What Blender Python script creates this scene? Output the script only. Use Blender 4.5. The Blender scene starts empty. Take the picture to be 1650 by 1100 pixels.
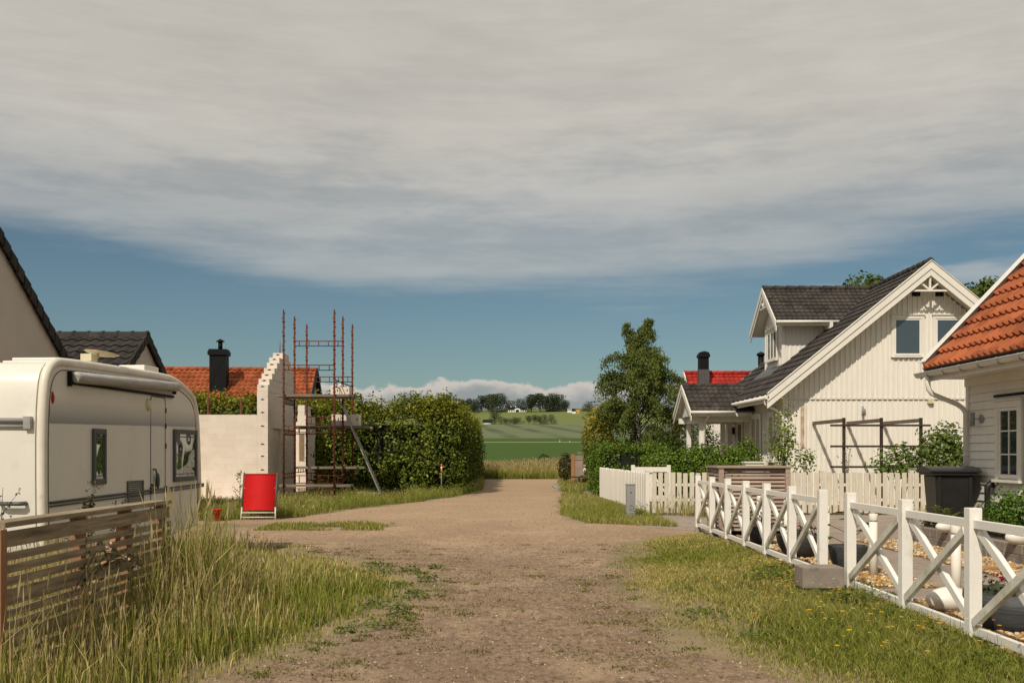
import bpy, math, random
import numpy as np
from mathutils import Vector, Matrix
random.seed(7)
RNG = np.random.default_rng(11)
scene = bpy.context.scene
COL = scene.collection
R = math.radians
CAMH = 1.55

# ------------------------------------------------------------------ mesh helpers
class MB:
    """collects shapes, then links them as ONE mesh object"""
    def __init__(s):
        s.v = []; s.f = []; s.m = []; s.s = []
    def add(s, vs, fs, m=0, smooth=False):
        b = len(s.v)
        s.v.extend([tuple(p) for p in vs])
        for f in fs:
            s.f.append(tuple(i + b for i in f)); s.m.append(m); s.s.append(smooth)
        return s
    def box(s, x0, x1, y0, y1, z0, z1, m=0):
        if x0 > x1: x0, x1 = x1, x0
        if y0 > y1: y0, y1 = y1, y0
        if z0 > z1: z0, z1 = z1, z0
        vs = [(x0,y0,z0),(x1,y0,z0),(x1,y1,z0),(x0,y1,z0),(x0,y0,z1),(x1,y0,z1),(x1,y1,z1),(x0,y1,z1)]
        return s.add(vs, [(0,3,2,1),(4,5,6,7),(0,1,5,4),(1,2,6,5),(2,3,7,6),(3,0,4,7)], m)
    def bar(s, p0, p1, w, h, m=0, up=(0,0,1)):
        p0 = Vector(p0); p1 = Vector(p1); d = (p1-p0).normalized(); up = Vector(up)
        sd = d.cross(up)
        if sd.length < 1e-4: sd = d.cross(Vector((0,1,0)))
        sd.normalize(); u = sd.cross(d).normalized()
        vs = []
        for p in (p0, p1):
            for a, b in ((-1,-1),(1,-1),(1,1),(-1,1)):
                vs.append(p + sd*(a*w/2) + u*(b*h/2))
        return s.add(vs, [(0,1,2,3),(7,6,5,4),(0,4,5,1),(1,5,6,2),(2,6,7,3),(3,7,4,0)], m)
    def tube(s, pts, r, n=8, m=0, smooth=True, caps=True):
        pts = [Vector(p) for p in pts]
        rs = r if isinstance(r, (list, tuple)) else [r]*len(pts)
        vs = []; prev = None
        for i, p in enumerate(pts):
            if i == 0: d = pts[1]-pts[0]
            elif i == len(pts)-1: d = pts[-1]-pts[-2]
            else: d = (pts[i+1]-pts[i]).normalized() + (pts[i]-pts[i-1]).normalized()
            d.normalize()
            if prev is None:
                a = d.cross(Vector((0,0,1)))
                if a.length < .05: a = d.cross(Vector((0,1,0)))
            else:
                a = prev - d*prev.dot(d)
            a.normalize(); prev = a; b = d.cross(a)
            for k in range(n):
                t = 2*math.pi*k/n
                vs.append(p + a*(math.cos(t)*rs[i]) + b*(math.sin(t)*rs[i]))
        fs = []
        for i in range(len(pts)-1):
            for k in range(n):
                k2 = (k+1) % n
                fs.append((i*n+k, i*n+k2, (i+1)*n+k2, (i+1)*n+k))
        s.add(vs, fs, m, smooth)
        if caps:
            e = (len(pts)-1)*n; b = len(s.v)-len(vs)
            s.f.append(tuple(b+k for k in range(n))[::-1]); s.m.append(m); s.s.append(False)
            s.f.append(tuple(b+e+k for k in range(n))); s.m.append(m); s.s.append(False)
        return s
    def lathe(s, prof, c=(0,0,0), n=24, m=0, smooth=True):
        vs = []; fs = []
        for r, z in prof:
            for k in range(n):
                t = 2*math.pi*k/n
                vs.append((c[0]+r*math.cos(t), c[1]+r*math.sin(t), c[2]+z))
        for i in range(len(prof)-1):
            for k in range(n):
                k2 = (k+1) % n
                fs.append((i*n+k, i*n+k2, (i+1)*n+k2, (i+1)*n+k))
        return s.add(vs, fs, m, smooth)
    def ell(s, c, rx, ry, rz, n=16, m=0, jit=0):
        vs = []; fs = []
        for i in range(n//2+1):
            a = math.pi*i/(n//2)
            for k in range(n):
                t = 2*math.pi*k/n; j = 1+random.uniform(-jit, jit)
                vs.append((c[0]+rx*j*math.sin(a)*math.cos(t), c[1]+ry*j*math.sin(a)*math.sin(t), c[2]+rz*j*math.cos(a)))
        for i in range(n//2):
            for k in range(n):
                k2 = (k+1) % n
                fs.append((i*n+k, (i+1)*n+k, (i+1)*n+k2, i*n+k2))
        return s.add(vs, fs, m, True)
    def prism(s, poly, axis, a, b, m=0):
        """extrude a polygon: axis 'x' poly=(y,z), 'y' poly=(x,z), 'z' poly=(x,y)"""
        def P(p, d):
            return {'x': (d, p[0], p[1]), 'y': (p[0], d, p[1]), 'z': (p[0], p[1], d)}[axis]
        n = len(poly)
        vs = [P(p, a) for p in poly] + [P(p, b) for p in poly]
        fs = [tuple(range(n))[::-1], tuple(range(n, 2*n))]
        for i in range(n):
            j = (i+1) % n
            fs.append((i, j, n+j, n+i))
        return s.add(vs, fs, m)
    def build(s, name, mats, parent=None, off=(0,0,0), loc=None, bevel=0, seg=2):
        me = bpy.data.meshes.new(name)
        o0 = Vector(off)
        me.from_pydata([tuple(Vector(p)-o0) for p in s.v], [], s.f)
        if not isinstance(mats, (list, tuple)): mats = [mats]
        for m in mats: me.materials.append(m)
        me.polygons.foreach_set('material_index', s.m)
        me.polygons.foreach_set('use_smooth', s.s)
        me.update()
        o = bpy.data.objects.new(name, me); COL.objects.link(o)
        if parent: o.parent = parent
        if loc is not None: o.location = loc
        if bevel:
            b = o.modifiers.new('edge_bevel', 'BEVEL'); b.width = bevel; b.segments = seg
            b.limit_method = 'ANGLE'; b.angle_limit = R(40)
        return o

def fixn(o):
    import bmesh
    bm = bmesh.new(); bm.from_mesh(o.data); bmesh.ops.recalc_face_normals(bm, faces=bm.faces); bm.to_mesh(o.data); bm.free()
    return o
def tag(o, label=None, cat=None, group=None, kind=None):
    if label: o['label'] = label
    if cat: o['category'] = cat
    if group: o['group'] = group
    if kind: o['kind'] = kind
    return o
def thing(name, label, cat, loc=(0,0,0), rz=0, group=None):
    o = bpy.data.objects.new(name, None); COL.objects.link(o)
    o.empty_display_size = .2
    o.location = loc; o.rotation_euler = (0,0,rz)
    return tag(o, label, cat, group)
def dup(root, loc, rz=None, label=None, scale=None):
    r = root.copy(); COL.objects.link(r); r.location = loc
    if rz is not None: r.rotation_euler = (0,0,rz)
    if scale: r.scale = scale if isinstance(scale, (tuple, list)) else (scale,)*3
    if label: r['label'] = label
    for ch in list(root.children):
        c = ch.copy(); COL.objects.link(c); c.parent = r
        for g in list(ch.children):
            d = g.copy(); COL.objects.link(d); d.parent = c
    return r
def struct(o, kind='structure'):
    o['kind'] = kind; return o

def np_mesh(name, V, quads=None, tris=None, tint=None, mats=None, parent=None, smooth=False, qm=None, tm=None):
    me = bpy.data.meshes.new(name)
    V = np.asarray(V, dtype=np.float32)
    nq = 0 if quads is None else len(quads); nt = 0 if tris is None else len(tris)
    me.vertices.add(len(V)); me.vertices.foreach_set('co', V.ravel())
    li = []; 
    if nq: li.append(np.asarray(quads, dtype=np.int32).ravel())
    if nt: li.append(np.asarray(tris, dtype=np.int32).ravel())
    li = np.concatenate(li)
    me.loops.add(len(li)); me.loops.foreach_set('vertex_index', li)
    me.polygons.add(nq+nt)
    ls = np.concatenate([np.arange(nq)*4, nq*4+np.arange(nt)*3]).astype(np.int32)
    me.polygons.foreach_set('loop_start', ls)
    mi = np.zeros(nq+nt, dtype=np.int32)
    if qm is not None: mi[:nq] = qm
    if tm is not None: mi[nq:] = tm
    me.polygons.foreach_set('material_index', mi)
    if smooth: me.polygons.foreach_set('use_smooth', np.ones(nq+nt, dtype=bool))
    me.update(calc_edges=True); me.validate()
    if tint is not None:
        a = me.attributes.new('tint', 'FLOAT_COLOR', 'POINT')
        c = np.ones((len(V), 4), dtype=np.float32); c[:, :3] = tint
        a.data.foreach_set('color', c.ravel())
    if not isinstance(mats, (list, tuple)): mats = [mats]
    for m in mats: me.materials.append(m)
    o = bpy.data.objects.new(name, me); COL.objects.link(o)
    if parent: o.parent = parent
    return o

# ------------------------------------------------------------------ materials
def new_mat(name):
    m = bpy.data.materials.new(name); m.use_nodes = True
    nt = m.node_tree; nt.nodes.clear()
    out = nt.nodes.new('ShaderNodeOutputMaterial'); bs = nt.nodes.new('ShaderNodeBsdfPrincipled')
    nt.links.new(bs.outputs[0], out.inputs[0])
    return m, nt, bs, out
def N(nt, t, **kw):
    n = nt.nodes.new(t)
    for k, v in kw.items():
        if k in n.inputs: n.inputs[k].default_value = v
        else: setattr(n, k, v)
    return n
def coords(nt, scale=(1,1,1)):
    tc = N(nt, 'ShaderNodeTexCoord'); mp = N(nt, 'ShaderNodeMapping'); mp.inputs['Scale'].default_value = scale
    nt.links.new(tc.outputs['Object'], mp.inputs['Vector']); return mp.outputs[0]
def ramp(nt, fac, stops):
    r = N(nt, 'ShaderNodeValToRGB'); e = r.color_ramp.elements
    while len(e) < len(stops): e.new(.5)
    for i, (p, c) in enumerate(stops):
        e[i].position = p; e[i].color = (*c, 1) if len(c) == 3 else c
    nt.links.new(fac, r.inputs[0]); return r.outputs[0]
def mixc(nt, fac, a, b, mode='MIX'):
    n = N(nt, 'ShaderNodeMix', data_type='RGBA', blend_type=mode)
    for sock, v in ((n.inputs[0], fac), (n.inputs[6], a), (n.inputs[7], b)):
        if isinstance(v, (int, float)): sock.default_value = v
        elif isinstance(v, tuple): sock.default_value = (*v, 1)
        else: nt.links.new(v, sock)
    return n.outputs[2]
def noise(nt, vec, scale, detail=5, rough=.6):
    n = N(nt, 'ShaderNodeTexNoise'); n.inputs['Scale'].default_value = scale; n.inputs['Detail'].default_value = detail
    n.inputs['Roughness'].default_value = rough; nt.links.new(vec, n.inputs['Vector']); return n.outputs[0]
def bump(nt, bs, h, dist, strength=1):
    b = N(nt, 'ShaderNodeBump'); b.inputs['Distance'].default_value = dist; b.inputs['Strength'].default_value = strength
    nt.links.new(h, b.inputs['Height']); nt.links.new(b.outputs[0], bs.inputs['Normal']); return b
def mul(c, k): return tuple(min(1, x*k) for x in c)

def M(name, col, rough=.6, var=.15, scale=4, stretch=(1,1,1), bmp=0, bscale=60, metal=0, col2=None, spec=.28, dirt=None, dscale=1.2, dlo=.52, dhi=.75):
    m, nt, bs, _ = new_mat(name)
    v = coords(nt, stretch)
    f = noise(nt, v, scale)
    c = ramp(nt, f, [(.3, mul(col, 1-var)), (.7, col2 or mul(col, 1+var))])
    if dirt:
        d = ramp(nt, noise(nt, coords(nt), dscale, 7, .7), [(dlo, (0,0,0)), (dhi, (1,1,1))])
        c = mixc(nt, d, c, dirt)
    nt.links.new(c, bs.inputs['Base Color'])
    bs.inputs['Roughness'].default_value = rough; bs.inputs['Metallic'].default_value = metal
    bs.inputs['Specular IOR Level'].default_value = spec
    if bmp:
        bump(nt, bs, noise(nt, v, bscale, 4), bmp)
    return m

def M_leaf(name, trans=.2, rough=.6):
    m, nt, bs, out = new_mat(name)
    a = N(nt, 'ShaderNodeAttribute'); a.attribute_name = 'tint'
    nt.links.new(a.outputs[0], bs.inputs['Base Color']); bs.inputs['Roughness'].default_value = rough
    bs.inputs['Specular IOR Level'].default_value = .12
    t = N(nt, 'ShaderNodeBsdfTranslucent')
    g = mixc(nt, 1.0, a.outputs[0], (1.0, 1.15, .45), 'MULTIPLY'); nt.links.new(g, t.inputs[0])
    mx = N(nt, 'ShaderNodeMixShader'); mx.inputs[0].default_value = trans
    nt.links.new(bs.outputs[0], mx.inputs[1]); nt.links.new(t.outputs[0], mx.inputs[2]); nt.links.new(mx.outputs[0], out.inputs[0])
    return m

def M_wood(name, c1, c2, axis=1, rough=.75, knots=True, grain=1.0):
    """weathered timber: grain runs along the object axis given"""
    m, nt, bs, _ = new_mat(name)
    st = [14*grain]*3; st[axis] = .8
    v = coords(nt, tuple(st))
    f = noise(nt, v, 2.2, 8, .65)
    c = ramp(nt, f, [(.3, c1), (.68, c2)])
    big = noise(nt, coords(nt), 1.3, 3)
    c = mixc(nt, ramp(nt, big, [(.35, (0,0,0)), (.7, (.55,.55,.55))]), c, mul(c1, .7))
    if knots:
        kv = [3.2]*3; kv[axis] = 1.6
        vo = N(nt, 'ShaderNodeTexVoronoi'); vo.inputs['Scale'].default_value = 2.0
        nt.links.new(coords(nt, tuple(kv)), vo.inputs['Vector'])
        k = ramp(nt, vo.outputs['Distance'], [(.05, (1,1,1)), (.11, (0,0,0))])
        c = mixc(nt, k, c, mul(c1, .35))
    nt.links.new(c, bs.inputs['Base Color']); bs.inputs['Roughness'].default_value = rough
    bump(nt, bs, f, .003, .7)
    return m

def M_glass(name, col=(.03,.04,.045), rough=.03):
    m, nt, bs, _ = new_mat(name)
    bs.inputs['Base Color'].default_value = (*col, 1); bs.inputs['Roughness'].default_value = rough
    bs.inputs['IOR'].default_value = 1.6; bs.inputs['Specular IOR Level'].default_value = .8
    return m

MT = {}
WHITE = (.72,.665,.57)
MT['siding'] = M('siding_paint', (.745,.705,.63), .55, .06, 3, (6,6,.5), bmp=.002, bscale=9, dirt=(.50,.44,.35), dscale=.7, dlo=.62, dhi=.95)
MT['white'] = M('white_paint', (.73,.695,.62), .5, .05, 3, bmp=.001, bscale=40)
MT['fencewhite'] = M('fence_paint', (.765,.735,.68), .5, .04, 5, dirt=(.48,.46,.33), dscale=3.5, dlo=.58, dhi=.82, bmp=.0015, bscale=30)
MT['brace'] = M('fence_brace_paint', (.72,.69,.62), .55, .06, 5, dirt=(.34,.33,.22), dscale=3.0, dlo=.42, dhi=.75, bmp=.0015, bscale=30)
MT['picket'] = M('picket_paint', (.58,.525,.425), .65, .1, 3, (4,4,.6), dirt=(.38,.34,.24), dscale=3, dlo=.55, dhi=.85)
MT['concrete'] = M('concrete', (.26,.22,.18), .9, .18, 5, bmp=.006, bscale=70, dirt=(.11,.095,.08), dscale=6)
MT['foot'] = M('foot_concrete', (.26,.25,.23), .9, .2, 8, bmp=.004)
MT['glass'] = M_glass('window_glass')
MT['skyglass'] = M_glass('sky_tinted_glass', (.055,.072,.085))  # blue-grey sky reflection put into the base colour
MT['dark'] = M('dark_metal', (.007,.007,.0075), .55, .2, 3, spec=.15)
MT['black'] = M('black_plastic', (.02,.019,.019), .42, .2, 4, bmp=.0006, bscale=200)
MT['alu'] = M('aluminium', (.42,.41,.39), .45, .12, 6, metal=.6)
MT['grey_metal'] = M('grey_metal_sheet', (.27,.27,.26), .5, .06, 3)
MT['rust'] = M('scaffold_paint', (.125,.036,.02), .8, .4, 9, dirt=(.07,.03,.02), dscale=9, dlo=.45, dhi=.7)
MT['plank'] = M_wood('scaffold_plank', (.13,.10,.07), (.30,.24,.17), 0)
MT['greywood_y'] = M_wood('weathered_board', (.10,.07,.038), (.46,.37,.235), 1)
MT['brownpost'] = M_wood('brown_post', (.24,.115,.055), (.36,.19,.095), 2, knots=False)
MT['brownslat'] = M_wood('brown_slat', (.26,.19,.145), (.44,.34,.265), 0, knots=False)
MT['orangewood'] = M_wood('orange_board', (.30,.13,.05), (.42,.22,.10), 2, knots=False)
MT['darkwood'] = M('dark_stained_wood', (.045,.028,.022), .7, .25, 6, (8,8,1))
MT['armwood'] = M('pergola_arm_wood', (.16,.125,.09), .8, .2, 6)
MT['render'] = M('wall_render', (.50,.45,.395), .9, .05, 1.5, bmp=.002, bscale=120)
MT['red'] = M('red_canvas', (.50,.006,.007), .75, .08, 5, bmp=.0006, bscale=260)
MT['redplastic'] = M('red_plastic', (.5,.02,.015), .4, .1, 5)
MT['caravan'] = M('caravan_shell', (.70,.665,.595), .35, .035, 2, (1,1,.25), bmp=.0012, bscale=55, dirt=(.55,.50,.40), dscale=2.2, dlo=.56, dhi=.85)
MT['caravan_trim'] = M('caravan_trim', (.70,.65,.55), .4, .08, 4, dirt=(.36,.30,.17), dscale=5, dlo=.58, dhi=.85)
MT['greyplastic'] = M('grey_plastic', (.085,.085,.08), .45, .1, 6)
MT['bowl'] = M('dark_glazed_bowl', (.055,.057,.06), .5, .35, 5, (1,1,14), bmp=.003, bscale=9)
MT['stonewhite'] = M('white_glaze', (.78,.735,.65), .25, .04, 3)
MT['soil'] = M('soil', (.07,.05,.035), .95, .3, 9, bmp=.02, bscale=30)
MT['bark'] = M('bark', (.10,.08,.06), .9, .35, 6, (3,3,.6), bmp=.015, bscale=20)
MT['birchbark'] = M('birch_bark', (.45,.41,.35), .8, .3, 5, (1,1,4), dirt=(.05,.04,.035), dscale=7, dlo=.5, dhi=.62)
MT['core'] = M('hedge_core_shade', (.008,.010,.004), .95, .4, 5, bmp=.05, bscale=12)  # near-black colour stands in for the shade inside a hedge
MT['seam'] = M('seam_sealant', (.20,.175,.12), .6, .2, 8)
MT['redlens'] = M('red_lens', (.35,.01,.01), .2, .1, 5)
MT['cream'] = M('cream_lens', (.62,.55,.36), .35, .08, 5)
MT['leaf'] = M_leaf('leaf_green')
MT['grass'] = M_leaf('grass_blade', .22, .7)
MT['leaf_far'] = M_leaf('leaf_far', .1, .8)

def M_tile(name, c1, c2, moss=None, rough=.8):
    m, nt, bs, _ = new_mat(name)
    v = coords(nt)
    w = N(nt, 'ShaderNodeTexVoronoi'); w.inputs['Scale'].default_value = 3.2; nt.links.new(v, w.inputs['Vector'])
    c = ramp(nt, w.outputs['Color'], [(.1, mul(c1,.8)), (.5, mul(c2,.85)), (.9, mul(c2,1.15))])
    bs.inputs['Specular IOR Level'].default_value = .25
    c = mixc(nt, ramp(nt, noise(nt, v, 14, 6, .8), [(.60, (0,0,0)), (.70, (.55,.55,.55))]), c, (.16,.14,.10))
    c = mixc(nt, ramp(nt, noise(nt, v, 1.1, 6, .7), [(.35, (0,0,0)), (.75, (.6,.6,.6))]), c, mul(c1, .6))
    if moss:
        c = mixc(nt, ramp(nt, noise(nt, v, 5, 8, .75), [(.6, (0,0,0)), (.72, (1,1,1))]), c, moss)
    nt.links.new(c, bs.inputs['Base Color']); bs.inputs['Roughness'].default_value = rough
    bump(nt, bs, noise(nt, v, 90, 3), .002)
    return m
MT['tile_dark'] = M_tile('dark_roof_tile', (.040,.034,.030), (.066,.056,.048), (.10,.09,.06))
MT['tile_flat'] = M_tile('charcoal_roof_tile', (.040,.033,.030), (.062,.053,.047))
MT['tile_black'] = M_tile('black_roof_tile', (.026,.023,.021), (.045,.039,.035))
MT['tile_orange'] = M_tile('orange_roof_tile', (.26,.072,.027), (.39,.112,.042))
MT['tile_clay'] = M_tile('clay_roof_tile', (.25,.058,.018), (.38,.10,.034), (.15,.085,.04))
MT['tile_red'] = M_tile('red_roof_tile', (.28,.016,.012), (.40,.028,.018))

def M_block():
    m, nt, bs, _ = new_mat('aerated_block')
    tc = N(nt, 'ShaderNodeTexCoord'); sp = N(nt, 'ShaderNodeSeparateXYZ'); nt.links.new(tc.outputs['Object'], sp.inputs[0])
    ad = N(nt, 'ShaderNodeMath', operation='ADD'); nt.links.new(sp.outputs[0], ad.inputs[0]); nt.links.new(sp.outputs[1], ad.inputs[1])
    cb = N(nt, 'ShaderNodeCombineXYZ'); nt.links.new(ad.outputs[0], cb.inputs[0]); nt.links.new(sp.outputs[2], cb.inputs[1])
    br = N(nt, 'ShaderNodeTexBrick'); nt.links.new(cb.outputs[0], br.inputs['Vector'])
    br.inputs['Scale'].default_value = 1; br.inputs['Brick Width'].default_value = .6; br.inputs['Row Height'].default_value = .2
    br.inputs['Mortar Size'].default_value = .004; br.inputs['Mortar Smooth'].default_value = .3
    br.inputs['Color1'].default_value = (.69,.60,.51,1); br.inputs['Color2'].default_value = (.62,.53,.44,1); br.inputs['Mortar'].default_value = (.55,.47,.395,1)
    c = mixc(nt, ramp(nt, noise(nt, tc.outputs['Object'], 2.3, 7, .7), [(.42, (0,0,0)), (.68, (.7,.7,.7))]), br.outputs['Color'], (.73,.655,.57))
    nt.links.new(c, bs.inputs['Base Color']); bs.inputs['Roughness'].default_value = .95
    bump(nt, bs, noise(nt, tc.outputs['Object'], 70, 3), .003)
    return m
MT['block'] = M_block()

def M_paving():
    m, nt, bs, _ = new_mat('paving_slab')
    tc = N(nt, 'ShaderNodeTexCoord')
    br = N(nt, 'ShaderNodeTexBrick'); nt.links.new(tc.outputs['Object'], br.inputs['Vector'])
    br.inputs['Scale'].default_value = 1; br.inputs['Brick Width'].default_value = .6; br.inputs['Row Height'].default_value = .4
    br.inputs['Mortar Size'].default_value = .008
    br.inputs['Color1'].default_value = (.30,.24,.19,1); br.inputs['Color2'].default_value = (.245,.195,.155,1); br.inputs['Mortar'].default_value = (.06,.048,.034,1)
    c = mixc(nt, ramp(nt, noise(nt, tc.outputs['Object'], 1.7, 8, .7), [(.4, (0,0,0)), (.75, (.7,.7,.7))]), br.outputs['Color'], (.36,.295,.235))
    nt.links.new(c, bs.inputs['Base Color']); bs.inputs['Roughness'].default_value = .9
    bump(nt, bs, br.outputs['Fac'], .006, -1)
    return m
MT['paving'] = M_paving()

def ground_nodes(nt, v):
    """dry soil with thatch under the grass"""
    a = noise(nt, v, 1.1, 9, .7); b = noise(nt, v, 17, 6, .75)
    c = ramp(nt, a, [(.3, (.13,.12,.045)), (.5, (.22,.17,.08)), (.7, (.32,.24,.125))])
    return mixc(nt, ramp(nt, b, [(.35, (0,0,0)), (.65, (.8,.8,.8))]), c, (.20,.155,.09)), b
def M_ground():
    m, nt, bs, _ = new_mat('dry_soil_and_thatch')
    v = coords(nt); c, b = ground_nodes(nt, v)
    nt.links.new(c, bs.inputs['Base Color']); bs.inputs['Roughness'].default_value = .95
    bump(nt, bs, b, .02); return m
def MRn(nt, v, a, b):
    n = N(nt, 'ShaderNodeMapRange'); nt.links.new(v, n.inputs[0]); n.inputs[1].default_value = a; n.inputs[2].default_value = b; return n.outputs[0]
def M_gravel():
    m, nt, bs, _ = new_mat('fine_road_gravel')
    v = coords(nt)
    vo = N(nt, 'ShaderNodeTexVoronoi'); vo.inputs['Scale'].default_value = 46; nt.links.new(v, vo.inputs['Vector'])
    vo2 = N(nt, 'ShaderNodeTexVoronoi'); vo2.inputs['Scale'].default_value = 19; nt.links.new(v, vo2.inputs['Vector'])
    c = ramp(nt, vo.outputs['Color'], [(.05, (.12,.085,.058)), (.4, (.30,.222,.163)), (.75, (.37,.28,.21)), (1, (.62,.52,.43))])
    big = noise(nt, coords(nt, (1,.35,1)), .9, 8, .65)
    c = mixc(nt, ramp(nt, big, [(.36, (.9,.9,.9)), (.6, (0,0,0))]), c, (.19,.138,.098))
    fine = noise(nt, v, 5, 10, .85)
    sand = noise(nt, coords(nt, (.5,1.0,1)), .36, 6, .65)
    c = mixc(nt, ramp(nt, sand, [(.44, (0,0,0)), (.64, (.75,.75,.75))]), c, (.40,.285,.185))
    sc = N(nt, 'ShaderNodeSeparateXYZ'); nt.links.new(v, sc.inputs[0]); yr = ramp(nt, MRn(nt, sc.outputs[1], 9, 24), [(0, (0,0,0)), (1, (.55,.55,.55))]); c = mixc(nt, yr, c, (.40,.285,.185)); yn = ramp(nt, MRn(nt, sc.outputs[1], 15, 9.5), [(0, (0,0,0)), (1, (.42,.42,.42))]); c = mixc(nt, yn, c, (.165,.118,.076))
    c = mixc(nt, ramp(nt, fine, [(.42, (.9,.9,.9)), (.52, (0,0,0))]), c, (.15,.10,.062))
    grit = noise(nt, coords(nt, (1,.45,1)), 19, 5, .75); c = mixc(nt, ramp(nt, grit, [(.37, (1,1,1)), (.47, (0,0,0))]), c, (.06,.04,.022))
    grit2 = noise(nt, coords(nt, (1,.4,1)), 9, 5, .75); c = mixc(nt, ramp(nt, grit2, [(.33, (.8,.8,.8)), (.47, (0,0,0))]), c, (.11,.075,.045))
    c = mixc(nt, ramp(nt, grit, [(.60, (0,0,0)), (.70, (.9,.9,.9))]), c, (.52,.40,.30))
    pv = noise(nt, coords(nt, (.75,.5,1)), .8, 7, .62)
    c = mixc(nt, ramp(nt, pv, [(.34, (.7,.7,.7)), (.50, (0,0,0))]), c, (.17,.118,.075))
    c = mixc(nt, ramp(nt, pv, [(.52, (0,0,0)), (.68, (.6,.6,.6))]), c, (.43,.32,.225))
    yf = ramp(nt, MRn(nt, sc.outputs[1], 13, 25), [(0, (0,0,0)), (1, (.6,.6,.6))]); c = mixc(nt, yf, c, (.395,.29,.20))
    c = mixc(nt, 1.0, c, (1.0,.935,.83), 'MULTIPLY')
    # scruffy edge where dry moss and thatch creep over the gravel
    at = N(nt, 'ShaderNodeAttribute'); at.attribute_name = 'edge'
    en = noise(nt, v, 2.6, 9, .75)
    mt = N(nt, 'ShaderNodeMath', operation='ADD'); nt.links.new(at.outputs['Fac'], mt.inputs[0]); nt.links.new(en, mt.inputs[1])
    e = ramp(nt, mt.outputs[0], [(.94, (0,0,0)), (1.2, (1,1,1))])
    g, gb = ground_nodes(nt, v)
    c = mixc(nt, e, c, g)
    nt.links.new(c, bs.inputs['Base Color']); bs.inputs['Roughness'].default_value = .95
    ad = N(nt, 'ShaderNodeMath', operation='ADD'); nt.links.new(vo.outputs['Distance'], ad.inputs[0]); nt.links.new(vo2.outputs['Distance'], ad.inputs[1])
    bump(nt, bs, ad.outputs[0], .022, -.8)
    return m
MT['ground'] = M_ground(); MT['gravel'] = M_gravel()
MT['bedbase'] = M('gravel_bed_base', (.30,.20,.115), .9, .35, 30, bmp=.01, bscale=60)
MT['pebble'] = M_leaf('pebble_stone', .0, .65)
def M_field(name, c1, c2, rows=0, rowc=None, s=.02):
    m, nt, bs, _ = new_mat(name)
    v = coords(nt)
    c = ramp(nt, noise(nt, coords(nt, (.25,1,1)), s, 8, .65), [(.3, c1), (.7, c2)])
    c = mixc(nt, ramp(nt, noise(nt, v, 1.5, 4, .8), [(.3, (0,0,0)), (.7, (.5,.5,.5))]), c, mul(c1, .75))
    if rows:
        # tramlines the tractor left in the crop
        mp = N(nt, 'ShaderNodeMapping'); mp.inputs['Rotation'].default_value = (0, 0, R(-4.5)); nt.links.new(v, mp.inputs['Vector'])
        w = N(nt, 'ShaderNodeTexWave'); w.inputs['Scale'].default_value = rows; w.inputs['Distortion'].default_value = 2.5; w.inputs['Detail'].default_value = 2; w.inputs['Detail Scale'].default_value = .02
        nt.links.new(mp.outputs[0], w.inputs['Vector'])
        pn = noise(nt, coords(nt, (1,.35,1)), .03, 3)
        k = mixc(nt, 1.0, ramp(nt, w.outputs[0], [(.6, (0,0,0)), (.9, (1,1,1))]), ramp(nt, pn, [(.38, (0,0,0)), (.55, (.85,.85,.85))]), 'MULTIPLY')
        c = mixc(nt, k, c, rowc)
    nt.links.new(c, bs.inputs['Base Color']); bs.inputs['Roughness'].default_value = 1; bs.inputs['Specular IOR Level'].default_value = .1
    return m
MT['field_green'] = M_field('young_crop', (.050,.088,.016), (.064,.108,.021))
MT['field_pale'] = M_field('grey_green_crop', (.125,.15,.078), (.155,.175,.095), .0175, (.062,.08,.04))
MT['meadow'] = M_field('hill_meadow', (.135,.16,.05), (.165,.19,.062), s=.012)
MT['track'] = M('farm_track_soil', (.36,.30,.19), .95, .1, .1)
MT['ditch'] = M('dark_field_edge', (.05,.065,.02), .95, .3, .3)

# ------------------------------------------------------------------ world, sun, camera
SUN_AZ, SUN_EL = 25.0, 45.0   # sun behind the camera, to its left
w = bpy.data.worlds.new('World'); scene.world = w; w.use_nodes = True
nt = w.node_tree; nt.nodes.clear()
out = N(nt, 'ShaderNodeOutputWorld'); bg = N(nt, 'ShaderNodeBackground'); nt.links.new(bg.outputs[0], out.inputs[0])
sky = N(nt, 'ShaderNodeTexSky'); sky.sky_type = 'NISHITA'; sky.sun_disc = False
sky.sun_elevation = R(SUN_EL); sky.sun_rotation = R(180+SUN_AZ); sky.air_density = 1.0; sky.dust_density = .6; sky.ozone_density = 1.5
tc = N(nt, 'ShaderNodeTexCoord'); sp = N(nt, 'ShaderNodeSeparateXYZ'); nt.links.new(tc.outputs['Generated'], sp.inputs[0])
def MA(op, a, b=None, clamp=False):
    n = N(nt, 'ShaderNodeMath', operation=op); n.use_clamp = clamp
    for i, v in enumerate((a, b)):
        if v is None: continue
        if isinstance(v, (int, float)): n.inputs[i].default_value = v
        else: nt.links.new(v, n.inputs[i])
    return n.outputs[0]
def MR(v, a, b, c=0., d=1., smooth=True):
    n = N(nt, 'ShaderNodeMapRange'); n.interpolation_type = 'SMOOTHSTEP' if smooth else 'LINEAR'
    nt.links.new(v, n.inputs[0])
    for i, x in enumerate((a, b, c, d)): n.inputs[i+1].default_value = x
    return n.outputs[0]
dx, dy, dz = sp.outputs[0], sp.outputs[1], sp.outputs[2]
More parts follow.
